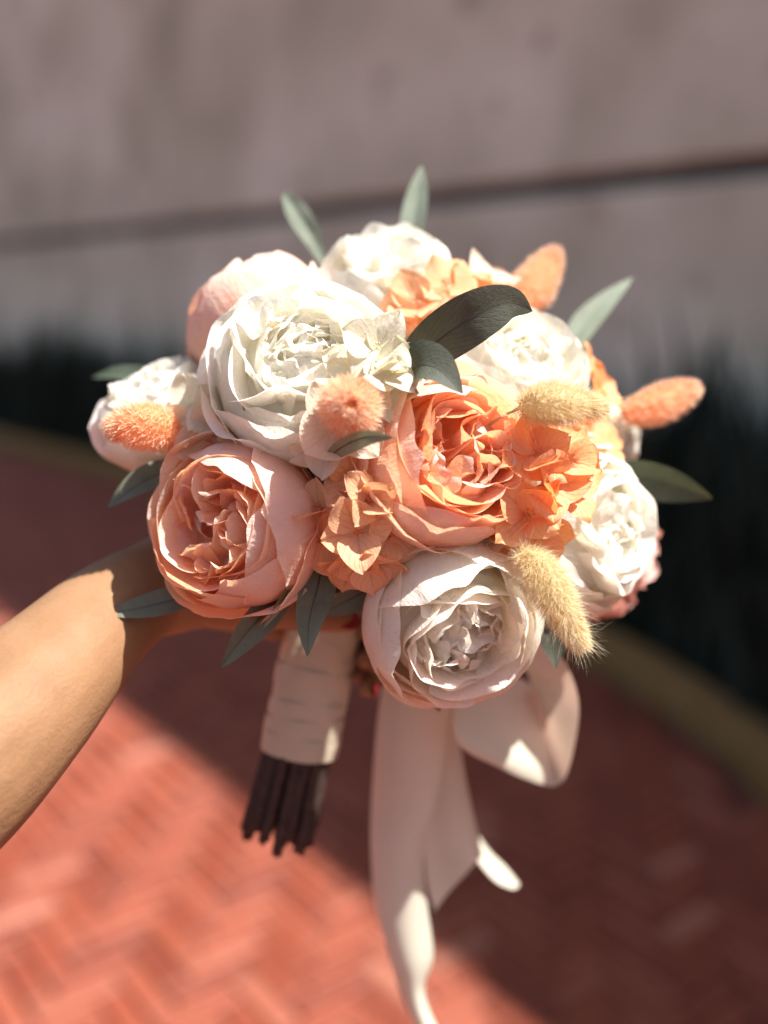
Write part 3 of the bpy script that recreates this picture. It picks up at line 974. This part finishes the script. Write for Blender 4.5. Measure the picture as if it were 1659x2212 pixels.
# wound satin: overlapping slanted turns
turns = 11
Lh = np.linalg.norm(HB - HT)
sx = unit(np.cross(ax, FWD)); sy = np.cross(ax, sx)
for i in range(turns):
    n, ns = 7, 40
    t0 = i / turns
    vs = []
    rr = 0.0180 + 0.0014 * t0 - 0.0002 * (i % 2)
    for j in range(n):
        s = j / (n - 1)
        for k in range(ns):
            an = 2 * math.pi * k / ns
            skew = 0.003 * math.sin(an + 0.6 + 0.4 * i)
            pos = HT + ax * (Lh * (t0 + s * 1.35 / turns) + skew * (1 if 0 < i < turns - 1 else 0.3))
            prof = 0.0002 * math.sin(math.pi * min(1, s * 1.05)) + 0.0002 * (1 - s)
            wr = rr + prof + 0.0003 * math.sin(5 * an + i * 2) + (0.0003 if i % 3 == 0 else 0)
            vs.append(pos + (sx * math.cos(an) * 1.08 + sy * math.sin(an) * 0.95) * wr - hb)
    fs = []
    for j in range(n - 1):
        for k in range(ns):
            fs.append((j * ns + k, j * ns + (k + 1) % ns, (j + 1) * ns + (k + 1) % ns, (j + 1) * ns + k))
    link('satin_turn', raw_mesh('satin_turn', vs, fs), M['wrap'], hroot)
v, f = tube([HT - hb, HB - hb - ax * 0.002], [0.0166, 0.0180], 32)
link('satin_sleeve', raw_mesh('satin_sleeve', v, f), M['wrap'], hroot)
rng = np.random.default_rng(9)
bot = P(604, 1792, 0.56)
ring = [(0, 0)] + [(0.0058, a) for a in np.arange(0, 6.2, 1.05)] + [(0.0108, a + 0.2) for a in np.arange(0, 6.2, 0.6)] + [(0.0155, a) for a in np.arange(0, 6.2, 0.38)]
for k, (rr, a) in enumerate(ring):
    off = sx * math.cos(a) * rr + sy * math.sin(a) * rr
    p0 = HB + ax * -0.03 + off * 0.80
    ex = bot + off * 1.16 + ax * rng.uniform(-0.009, 0.006) + sx * rng.normal(0, .0006)
    mid = (p0 + ex) / 2 + off * 0.03
    r = rng.uniform(0.0027, 0.0035)
    v, f = tube(catmull([p0, mid, ex], 8) - hb, np.linspace(r, r * 0.96, 8), 9)
    v[-9:] += ax * rng.normal(0, 0.0016, (9, 1))
    link('stem_end', raw_mesh('stem_end', v, f), M['stem'], hroot)


# ------------------------------------------------------------------ ribbon
def strip(name, rows, parent, origin, mat, ns=40, nw=12, belly=0.0, seed=0):
    rng = np.random.default_rng(seed)
    Lf = catmull([P(*r[0]) for r in rows], ns)
    Rt = catmull([P(*r[1]) for r in rows], ns)
    X = np.zeros((nw, ns, 3))
    for i in range(nw):
        s = i / (nw - 1)
        w = 0.5 - 0.5 * math.cos(math.pi * s)
        w = 0.5 * w + 0.5 * s
        X[i] = Lf * (1 - w) + Rt * w
        X[i] += -FWD * (belly * math.sin(math.pi * s))
    uu = np.stack(np.meshgrid(np.linspace(0, 1, nw), np.linspace(0, 3, ns), indexing='ij'), -1)
    X += FWD * (0.0022 * sn(uu * np.array([2.5, .5]), rng, 1.6))[..., None]
    return link(name, grid_mesh(name, X - origin), mat, parent)


rorig = P(960, 1470, 0.57)
rb = empty('ribbon_bow', rorig)
tag(rb, 'blush satin ribbon with one loop and long tails hanging under the lowest white rose', 'ribbon')
strip('ribbon_tail', [((822, 1300, .558), (842, 1292, .558)), ((835, 1400, .575), (975, 1400, .570)), ((815, 1560, .585), (968, 1560, .575)), ((803, 1720, .60), (945, 1720, .585)),
                      ((801, 1830, .60), (915, 1830, .59)), ((810, 1950, .60), (922, 1950, .595)), ((838, 2060, .60), (936, 2062, .60)),
                      ((862, 2140, .61), (917, 2135, .60)), ((895, 2215, .61), (942, 2212, .60)), ((930, 2280, .61), (985, 2270, .60))],
      rb, rorig, M['ribbon'], ns=60, belly=0.010, seed=1)
strip('ribbon_tail', [((826, 1306, .562), (846, 1296, .562)), ((940, 1440, .585), (958, 1430, .580)), ((918, 1560, .60), (985, 1560, .59)), ((900, 1700, .61), (1008, 1690, .60)),
                      ((915, 1850, .61), (1032, 1800, .605)), ((925, 1920, .61), (1042, 1846, .605)), ((940, 1968, .61), (1043, 1852, .605))],
      rb, rorig, M['ribbon'], belly=-0.006, seed=2)
strip('ribbon_tail', [((830, 1308, .566), (850, 1298, .566)), ((925, 1480, .600), (950, 1462, .602)), ((952, 1640, .622), (980, 1620, .630)), ((985, 1790, .630), (1010, 1760, .640)), ((1028, 1858, .625), (1052, 1832, .64)), ((1070, 1905, .62), (1092, 1872, .64)),
                      ((1105, 1922, .62), (1122, 1908, .63))],
      rb, rorig, M['ribbon'], belly=0.002, seed=3)
strip('ribbon_loop', [((830, 1312, .556), (840, 1288, .558)), ((965, 1470, 0.535), (940, 1400, 0.545)), ((985, 1600, 0.540), (1010, 1440, 0.565)), ((1080, 1660, 0.550), (1060, 1450, 0.575)),
                      ((1150, 1690, 0.565), (1110, 1460, 0.590)), ((1192, 1701, 0.580), (1150, 1480, 0.600))],
      rb, rorig, M['ribbon'], belly=0.006, seed=4)
strip('ribbon_loop', [((1192, 1701, 0.580), (1150, 1480, 0.600)), ((1218, 1685, 0.575), (1162, 1490, 0.585)), ((1238, 1630, 0.565), (1150, 1480, 0.570)),
                      ((1252, 1540, 0.555), (1140, 1455, 0.560)), ((1240, 1470, 0.545), (1120, 1430, 0.550)), ((1205, 1410, 0.540), (1085, 1395, 0.545)),
                      ((1130, 1340, .535), (1050, 1370, .540)), ((980, 1290, .545), (950, 1330, .548)), ((845, 1286, .554), (835, 1312, .556))],
      rb, rorig, M['ribbon'], belly=-0.003, seed=5)

kv, kf = tube(catmull([P(772, 1290, .556), P(800, 1302, .553), P(832, 1300, .553), P(858, 1292, .558)], 12),
              [.002, .0045, .006, .0072, .0078, .0074, .0078, .0080, .0074, .006, .004, .002], 16)
kv = kv + 0.0006 * np.sin(kv[:, :1] * 1900) - rorig
link('knot', raw_mesh('knot', kv, kf), M['ribbon'], rb)

# ------------------------------------------------------------------ arm and hand: one continuous surface
parts = []


def limb(pts, radii, n=24, ns=20):
    p = catmull(pts, n)
    r = catmull(np.asarray(radii, float)[:, None], n)[:, 0]
    # rounded ends
    t0, t1 = unit(p[0] - p[1]), unit(p[-1] - p[-2])
    p = np.vstack([p[0] + t0 * r[0] * .85, p[0] + t0 * r[0] * .5, p, p[-1] + t1 * r[-1] * .5, p[-1] + t1 * r[-1] * .85])
    r = np.concatenate([[r[0] * .45, r[0] * .85], r, [r[-1] * .85, r[-1] * .45]])
    parts.append(tube(p, r, ns))


# forearm (two bones give an oval section), wrist, palm
limb([P(-420, 1880, 0.390), P(-150, 1700, 0.415), P(55, 1522, 0.445), P(212, 1366, 0.480), P(325, 1280, 0.515)], [.041, .0385, .0315, .0242, .0210])
limb([P(-400, 1830, 0.400), P(-120, 1650, 0.425), P(75, 1480, 0.455), P(228, 1318, 0.492), P(335, 1250, 0.522)], [.040, .0375, .0305, .0230, .0202])
limb([P(325, 1285, 0.517), P(420, 1265, 0.523), P(520, 1270, 0.538), P(600, 1290, 0.553)], [.0225, .0225, .0205, .017])
limb([P(330, 1250, 0.522), P(420, 1210, 0.533), P(520, 1215, 0.553), P(600, 1240, 0.563)], [.020, .020, .019, .015])
limb([P(420, 1290, 0.528), P(520, 1310, 0.548), P(600, 1335, 0.563)], [.015, .0145, .013])
fing = []
for i, (y0, y1, y2, dd) in enumerate([(1215, 1255, 1300, 0), (1265, 1320, 1362, .001), (1310, 1385, 1425, .001), (1335, 1440, 1487, 0)]):
    k = P(610, y0 + 8, .562)
    a = P(690, (y0 + y1) / 2 + 10, .582)
    bq = P(772, y1 + 8, .578)
    c = P(806, (y1 + y2) / 2 + 10, .560)
    e = P(792, y2, .540)
    limb([k, a, bq, c, e], [.0088, .0080, .0076, .0070, .0062] if i < 3 else [.008, .0072, .0068, .0062, .0055], n=22, ns=14)
    fing.append((c, e))
# thumb over the front of the handle
th = [P(480, 1300, .510), P(560, 1310, .505), P(640, 1320, .508), P(700, 1328, .513), P(748, 1338, .520)]
limb(th, [.0135, .0115, .0095, .0088, .0072], n=22, ns=14)
v, f = merge(parts)
tmp = bpy.data.objects.new('tmp', raw_mesh('tmp', v, f))
COL.objects.link(tmp)
md = tmp.modifiers.new('r', 'REMESH'); md.mode = 'VOXEL'; md.voxel_size = 0.0016; md.use_smooth_shade = True
ms = tmp.modifiers.new('s', 'SMOOTH'); ms.factor = 0.5; ms.iterations = 18
dg = bpy.context.evaluated_depsgraph_get()
me = bpy.data.meshes.new_from_object(tmp.evaluated_get(dg))
bpy.data.objects.remove(tmp)
me.polygons.foreach_set('use_smooth', [True] * len(me.polygons))
me.name = 'person'
me.materials.clear()
person = link('person', me, M['skin'])
tag(person, 'bare outstretched arm from the left, red nailed hand gripping the handle', 'person')


def nail(center, along, normal, L_, W_):
    along = unit(along); normal = unit(np.asarray(normal) - along * (np.asarray(normal) @ along)); sd = np.cross(along, normal)
    nu, nv = 9, 9
    X = np.zeros((nu, nv, 3))
    for i in range(nu):
        for j in range(nv):
            u, v_ = -1 + 2 * i / (nu - 1), j / (nv - 1)
            w = W_ / 2 * (0.85 + 0.15 * math.sin(math.pi * v_)) * (1 if v_ < 0.7 else math.sqrt(max(0.04, 1 - ((v_ - 0.7) / 0.32) ** 2)))
            X[i, j] = center + along * (v_ - 0.4) * L_ + sd * u * w + normal * (0.0012 * (1 - u * u) + 0.0004)
    link('fingernail', grid_mesh('fingernail', X), M['nail'], person)


for (c, e) in fing:
    out = unit(unit(e - (HT + HB) / 2) * 0.2 + RIGHT * 0.9 - FWD * 0.35)
    nail(e + out * 0.0052, unit(e - c), out, 0.013, 0.0095)
nail(th[-1] + (-FWD) * 0.0062 + UP * 0.001, unit(th[-1] - th[-2]), -FWD + UP * 0.3, 0.014, 0.010)

# ------------------------------------------------------------------ place: wall, planter, pavement
A = ground(240, 1500)[:2]
B = ground(1170, 2212)[:2]
wd = unit(A - B)                                  # runs away to the left
wn_ = np.array([wd[1], -wd[0]])                   # towards the wall
if wn_ @ (ground(830, 1300)[:2] - B) < 0:
    wn_ = -wn_
kerb_px = [(-300, 880), (0, 968), (400, 1075), (830, 1225), (1100, 1345), (1300, 1450), (1460, 1555), (1590, 1655), (1700, 1770)]
kerb = [ground(x, y)[:2] for x, y in kerb_px]
# continue the arc beyond the frame
d = unit(kerb[-1] - kerb[-2])
kerb.append(kerb[-1] + d * 0.8 + wn_ * 0.15)
kerb.append(kerb[-1] + d * 1.5 + wn_ * 1.0)
d0 = unit(kerb[0] - kerb[1])
kerb = [kerb[0] + d0 * 12] + kerb
kerb = np.array(kerb)
far_off = max((k - B) @ wn_ for k in kerb[1:9])
WALL_OFF = 1.0 * max((ground(1500, 1580)[:2] - B) @ wn_, (ground(300, 1050)[:2] - B) @ wn_) + 0.75
print('shadow edge dir', wd, 'wall off', WALL_OFF, 'kerb offs', [(round(float((k - B) @ wn_), 2)) for k in kerb])


def W3(a, o, z):
    p = B + wd * a + wn_ * o
    return np.array([p[0], p[1], z])


# height of the wall top from the shadow edge it throws
sd2 = np.array([SUN_DIR.x, SUN_DIR.y])
WALL_H = 1.015 * WALL_OFF / ((sd2 @ wn_) / SUN_DIR.z)
print('wall height', WALL_H)


def wall_mat():
    m, nt, out = new_mat('weathered_stone')
    L = nt.links.new
    tc = N(nt, 'ShaderNodeTexCoord')
    n1 = N(nt, 'ShaderNodeTexNoise', i_Scale=0.9, i_Detail=6.0, i_Roughness=0.6)
    L(tc.outputs['Object'], n1.inputs['Vector'])
    c1 = ramp(nt, [(0.3, (0.42, 0.405, 0.285)), (0.5, (0.61, 0.595, 0.445)), (0.66, (0.79, 0.785, 0.62))], n1.outputs[0])
    n2 = N(nt, 'ShaderNodeTexNoise', i_Scale=3.6, i_Detail=5.0, i_Roughness=0.6)
    L(tc.outputs['Object'], n2.inputs['Vector'])
    mp = N(nt, 'ShaderNodeMapRange', interpolation_type='SMOOTHSTEP')
    mp.inputs['From Min'].default_value = 0.54
    mp.inputs['From Max'].default_value = 0.78
    L(n2.outputs[0], mp.inputs[0])
    mx = N(nt, 'ShaderNodeMix', data_type='RGBA')
    L(mp.outputs[0], mx.inputs[0]); L(c1.outputs[0], mx.inputs[6]); mx.inputs[7].default_value = (0.22, 0.16, 0.10, 1)
    n3 = N(nt, 'ShaderNodeTexNoise', i_Scale=30.0, i_Detail=8.0)
    L(tc.outputs['Object'], n3.inputs['Vector'])
    bp = N(nt, 'ShaderNodeBump', i_Strength=0.6, i_Distance=0.01)
    L(n3.outputs[0], bp.inputs['Height'])
    pr = N(nt, 'ShaderNodeBsdfPrincipled', i_Roughness=0.85)
    L(mx.outputs[2], pr.inputs['Base Color']); L(bp.outputs[0], pr.inputs['Normal'])
    L(pr.outputs[0], out.inputs[0])
    return m


MW = wall_mat()
MJ = plain_mat('dark_joint', (0.05, 0.05, 0.05), (0.09, 0.09, 0.085), scale=12, rough=0.9)


def box_uv(a0, a1, o0, o1, z0, z1, bev=0.0):
    c = [W3(a, o, z) for a in (a0, a1) for o in (o0, o1) for z in (z0, z1)]
    f = [(0, 1, 3, 2), (4, 6, 7, 5), (0, 4, 5, 1), (2, 3, 7, 6), (0, 2, 6, 4), (1, 5, 7, 3)]
    return np.array(c), f


def slab(a0, a1, o0, o1, z0, z1, bev=0.012):
    """a block with worn, bevelled front edges"""
    vs, fs = [], []
    ring = []
    for (da, dz, o) in ((0, 0, o1), (0, 0, o0 + bev), (bev, bev, o0)):
        idx = []
        for (a, z) in ((a0 + da, z0 + dz), (a1 - da, z0 + dz), (a1 - da, z1 - dz), (a0 + da, z1 - dz)):
            idx.append(len(vs)); vs.append(W3(a, o, z))
        ring.append(idx)
    for r0, r1 in zip(ring[:-1], ring[1:]):
        for k in range(4):
            fs.append((r0[k], r0[(k + 1) % 4], r1[(k + 1) % 4], r1[k]))
    fs.append(tuple(ring[-1])); fs.append(tuple(ring[0][::-1]))
    return np.array(vs), fs


# joint line: photo (0,520) .. (1659,350)
def wall_hit(x, y):
    d_ = FWD + RIGHT * ((x - 829.5) / F_) - UP * ((y - 1106) / F_)
    n3 = np.array([wn_[0], wn_[1], 0])
    t_ = (WALL_OFF - (C0[:2] - B) @ wn_) / (d_ @ n3)
    return C0 + d_ * t_


j0, j1 = wall_hit(0, 522), wall_hit(1659, 364)
print('joint heights', j0[2], j1[2], j0, j1)
JZ = 0.5 * (j0[2] + j1[2])
wall_root = empty('stone_wall', W3(0, WALL_OFF, 0))
tag(wall_root, 'tall weathered grey stone wall with a dark joint behind the bouquet', 'wall')
worig = W3(0, WALL_OFF, 0)
zrows = [(0.0, JZ - 0.045), (JZ + 0.045, JZ + 3.2), (JZ + 3.208, WALL_H)]
rr_ = random.Random(4)
for zi, (z0, z1) in enumerate(zrows):
    a = -12.0 + zi * 1.1
    while a < 32:
        ln = rr_.uniform(11, 12)
        v, f = slab(a + 0.004, a + ln - 0.004, WALL_OFF + rr_.uniform(0, .008), WALL_OFF + 0.32, z0, z1, 0.02)
        link('stone_slab', raw_mesh('stone_slab', v - worig, f, smooth=False), MW, wall_root)
        a += ln
v, f = box_uv(-12, 34, WALL_OFF + 0.06, WALL_OFF + 0.3, JZ - 0.1, JZ + 0.1)
link('joint', raw_mesh('joint', v - worig, f, smooth=False), MJ, wall_root)
v, f = box_uv(-12.02, 34.02, WALL_OFF + 0.324, WALL_OFF + 0.5, 0, WALL_H - .02)
link('wall_core', raw_mesh('wall_core', v - worig, f, smooth=False), MJ, wall_root)

# ground sheet
def far_paving():
    m, nt, out = new_mat('distant_red_paving')
    L = nt.links.new
    tc = N(nt, 'ShaderNodeTexCoord')
    mp = N(nt, 'ShaderNodeMapping')
    mp.inputs['Rotation'].default_value = (0, 0, -math.atan2(wd[1], wd[0]))
    L(tc.outputs['Object'], mp.inputs[0])
    br = N(nt, 'ShaderNodeTexBrick', i_Scale=1.0)
    br.inputs['Color1'].default_value = (0.11, 0.024, 0.012, 1)
    br.inputs['Color2'].default_value = (0.19, 0.045, 0.024, 1)
    br.inputs['Mortar'].default_value = (0.10, 0.04, 0.03, 1)
    br.inputs['Mortar Size'].default_value = 0.005
    br.inputs['Brick Width'].default_value = 0.186
    br.inputs['Row Height'].default_value = 0.062
    L(mp.outputs[0], br.inputs['Vector'])
    pr = N(nt, 'ShaderNodeBsdfPrincipled', i_Roughness=0.8)
    L(br.outputs[0], pr.inputs['Base Color'])
    L(pr.outputs[0], out.inputs[0])
    return m


MG = far_paving()
v = np.array([(-150, -150, -0.02), (150, -150, -0.02), (150, 150, -0.02), (-150, 150, -0.02)], float)
tag(link('ground', raw_mesh('ground', v, [(0, 1, 2, 3)], smooth=False), MG), kind='structure')


# planter soil
def kerb_poly(off, n=120):
    k = catmull(kerb, n)
    t = np.gradient(k, axis=0)
    t /= np.linalg.norm(t, axis=1)[:, None]
    nn = np.stack([t[:, 1], -t[:, 0]], 1)
    nn *= np.sign((nn @ wn_))[:, None]
    return k + nn * off


MK = plain_mat('faded_yellow_paint', (0.24, 0.125, 0.035), (0.30, 0.17, 0.06), scale=9, rough=0.8, bump=0.3, bscale=80, dist=0.002)
prof = [(0.0, -0.02), (0.0, 0.10), (0.012, 0.12), (0.12, 0.12), (0.132, 0.11), (0.132, -0.02)]
rings = [kerb_poly(o) for o, z in prof]
vs, n = [], 120
for i in range(n):
    for (o, z), r in zip(prof, rings):
        vs.append((r[i][0], r[i][1], z))
fs = [(i * 6 + j, (i + 1) * 6 + j, (i + 1) * 6 + j + 1, i * 6 + j + 1) for i in range(n - 1) for j in range(5)]
ks = link('kerb', raw_mesh('kerb', vs, fs, smooth=False), MK)
tag(ks, kind='structure')
inner = kerb_poly(0.13)
vs = []
for i in range(n):
    p = inner[i]
    o = WALL_OFF - (p - B) @ wn_
    q = p + wn_ * max(o, 0.02)
    for s in np.linspace(0, 1, 6):
        g = p * (1 - s) + q * s
        vs.append((g[0], g[1], 0.07 + 0.015 * math.sin(i * 1.3 + s * 5)))
fs = [(i * 6 + j, (i + 1) * 6 + j, (i + 1) * 6 + j + 1, i * 6 + j + 1) for i in range(n - 1) for j in range(5)]
MS = plain_mat('dark_soil', (0.015, 0.012, 0.008), (0.03, 0.022, 0.016), scale=20, rough=1.0)
tag(link('soil', raw_mesh('soil', vs, fs), MS), kind='structure')

# strap leaved planting, one dark mass
rng = np.random.default_rng(77)
vs, fs = [], []
ML = plain_mat('deep_green_straps', (0.014, 0.019, 0.013), (0.040, 0.048, 0.034), scale=6, rough=0.75, spec=0.15)
for q in range(5200):
    i = rng.integers(2, n - 1)
    p = inner[i]
    o = WALL_OFF - (p - B) @ wn_
    if o < 0.08:
        continue
    s = rng.uniform(0.03, 0.97) ** 0.8
    g = p + wn_ * (o * s) + wd * rng.uniform(-.25, .25)
    hgt = (rng.uniform(0.5, 1.05) + 0.42 * rng.random() ** 3) * (0.62 + 0.38 * min(1, s * 1.5))
    hgt *= 0.86 + 0.24 * math.sin(i * 0.55) * math.sin(i * 0.23 + 1)
    ln = rng.normal(0, 0.10, 2)
    w = rng.uniform(0.012, 0.022)
    an = rng.uniform(0, 3.14)
    sd = np.array([math.cos(an), math.sin(an)]) * w
    b0 = len(vs)
    for (t_, ww) in ((0, 1), (0.45, 1.0), (0.8, 0.7)):
        c = g + ln * t_ * t_
        vs.append((c[0] - sd[0] * ww, c[1] - sd[1] * ww, 0.07 + hgt * t_))
        vs.append((c[0] + sd[0] * ww, c[1] + sd[1] * ww, 0.07 + hgt * t_))
    c = g + ln
    vs.append((c[0], c[1], 0.07 + hgt))
    fs += [(b0, b0 + 1, b0 + 3, b0 + 2), (b0 + 2, b0 + 3, b0 + 5, b0 + 4), (b0 + 4, b0 + 5, b0 + 6)]
pl = link('strap_leaf_planting', raw_mesh('strap_leaf_planting', vs, fs), ML)
tag(pl, 'dark mass of upright strap leaved plants along the foot of the wall', 'plants', kind='stuff')


# brick pavement: herringbone laid square to the wall
def brick_mat():
    m, nt, out = new_mat('red_paver')
    L = nt.links.new
    oi = N(nt, 'ShaderNodeAttribute', attribute_name='tone')
    c = ramp(nt, [(0.0, (0.15, 0.027, 0.012)), (0.55, (0.235, 0.047, 0.020)), (0.85, (0.27, 0.066, 0.033)), (1.0, (0.34, 0.12, 0.075))], oi.outputs['Fac'])
    tc = N(nt, 'ShaderNodeTexCoord')
    n1 = N(nt, 'ShaderNodeTexNoise', i_Scale=14.0, i_Detail=6.0, i_Roughness=0.65)
    L(tc.outputs['Object'], n1.inputs['Vector'])
    mp = N(nt, 'ShaderNodeMapRange')
    mp.inputs['From Min'].default_value = 0.45
    mp.inputs['From Max'].default_value = 0.8
    mp.inputs['To Max'].default_value = 0.6
    L(n1.outputs[0], mp.inputs[0])
    mx = N(nt, 'ShaderNodeMix', data_type='RGBA')
    L(mp.outputs[0], mx.inputs[0]); L(c.outputs[0], mx.inputs[6]); mx.inputs[7].default_value = (0.30, 0.090, 0.048, 1)
    n3 = N(nt, 'ShaderNodeTexNoise', i_Scale=120.0, i_Detail=5.0)
    L(tc.outputs['Object'], n3.inputs['Vector'])
    bp = N(nt, 'ShaderNodeBump', i_Strength=0.5, i_Distance=0.003)
    L(n3.outputs[0], bp.inputs['Height'])
    pr = N(nt, 'ShaderNodeBsdfPrincipled', i_Roughness=0.6)
    L(mx.outputs[2], pr.inputs['Base Color']); L(bp.outputs[0], pr.inputs['Normal'])
    L(pr.outputs[0], out.inputs[0])
    return m


MB_ = brick_mat()
BL, BWd = 0.186, 0.062
kp = kerb_poly(-0.02, 400)
bricks = []
for j in range(-75, 75):
    for i in range(-140, 140):
        # herringbone lattice: a brick along 'a' and a brick along 'o' per cell step
        a0 = (i * 2 + j) * BWd * 1.0
        # lattice vectors (1,1)*BWd and (2,-2)*BWd
        a = i * BWd + j * 3 * BWd
        o = i * BWd - j * 3 * BWd
        bricks.append((a, o, 1))
        bricks.append((a + BWd, o - BWd - BL + BWd + BWd, 0) if False else (a, o + BWd, 0))
ok = []
for (a, o, hz) in bricks:
    ca, co = (a + BL / 2, o + BWd / 2) if hz else (a + BWd / 2, o + BL / 2)
    pc = B + wd * ca + wn_ * co
    dist = math.hypot(pc[0], pc[1])
    if dist > 9.5 or pc[1] < -1.0 or abs(pc[0]) > 5.5:
        continue
    dk = kp - pc
    i = int(np.argmin((dk ** 2).sum(1)))
    if (dk[i] @ wn_) < 0.0 and True:
        # behind the kerb line
        continue
    if np.hypot(*dk[i]) < 0.05:
        continue
    rel = pc - C0[:2]
    # in view?  (project)
    w = np.array([pc[0], pc[1], 0]) - C0
    dep = w @ FWD
    px = 829.5 + F_ * (w @ RIGHT) / max(dep, .01); py = 1106 - F_ * (w @ UP) / max(dep, .01)
    inv = dep > 0 and -60 < px < 1720 and 800 < py < 2290
    ok.append((0 if inv else 1, dist, a, o, hz))
ok.sort()
print('bricks', len(ok), 'in view', sum(1 for x in ok if x[0] == 0))


def brick_geo(a, o, hz, rng):
    la, lo = (BL, BWd) if hz else (BWd, BL)
    g, bv = 0.004, 0.005
    dz = rng.normal(0, 0.0012)
    vs = []
    tilt = rng.normal(0, 0.006, 2)
    for (ins, z) in ((g, -0.03), (g, -0.004), (g + bv, 0.0)):
        for (sa, so) in ((0, 0), (1, 0), (1, 1), (0, 1)):
            aa = a + (ins if sa == 0 else la - ins)
            oo = o + (ins if so == 0 else lo - ins)
            zz = z + dz + tilt[0] * (sa - .5) * la + tilt[1] * (so - .5) * lo if z > -0.02 else z
            vs.append(W3(aa, oo, zz))
    fs = []
    for r in (0, 4):
        for k in range(4):
            fs.append((r + k, r + (k + 1) % 4, r + 4 + (k + 1) % 4, r + 4 + k))
    fs.append((8, 9, 10, 11))
    return np.array(vs), fs


pav = empty('pavement', W3(0, 0, 0))
pav['kind'] = 'structure'
po = W3(0, 0, 0)
rng = np.random.default_rng(5)


def tone(rng):
    return float(np.clip(rng.beta(2, 2.2) + (0.4 if rng.random() < 0.07 else 0), 0, 1))


for (_, _, a, o, hz) in ok[:300]:
    v, f = brick_geo(a, o, hz, rng)
    me = raw_mesh('brick', v - po, f, smooth=False)
    at = me.attributes.new('tone', 'FLOAT', 'POINT')
    at.data.foreach_set('value', [tone(rng)] * len(v))
    link('brick', me, MB_, pav)
vv, ff, tt, off = [], [], [], 0
for (_, _, a, o, hz) in ok[300:]:
    v, f = brick_geo(a, o, hz, rng)
    vv.append(v); ff += [tuple(i + off for i in q) for q in f]; off += len(v)
    tt += [tone(rng)] * len(v)
me = raw_mesh('far_bricks', np.vstack(vv) - po, ff, smooth=False)
at = me.attributes.new('tone', 'FLOAT', 'POINT')
at.data.foreach_set('value', tt)
fb = link('far_bricks', me, MB_, pav)
fb['kind'] = 'stuff'
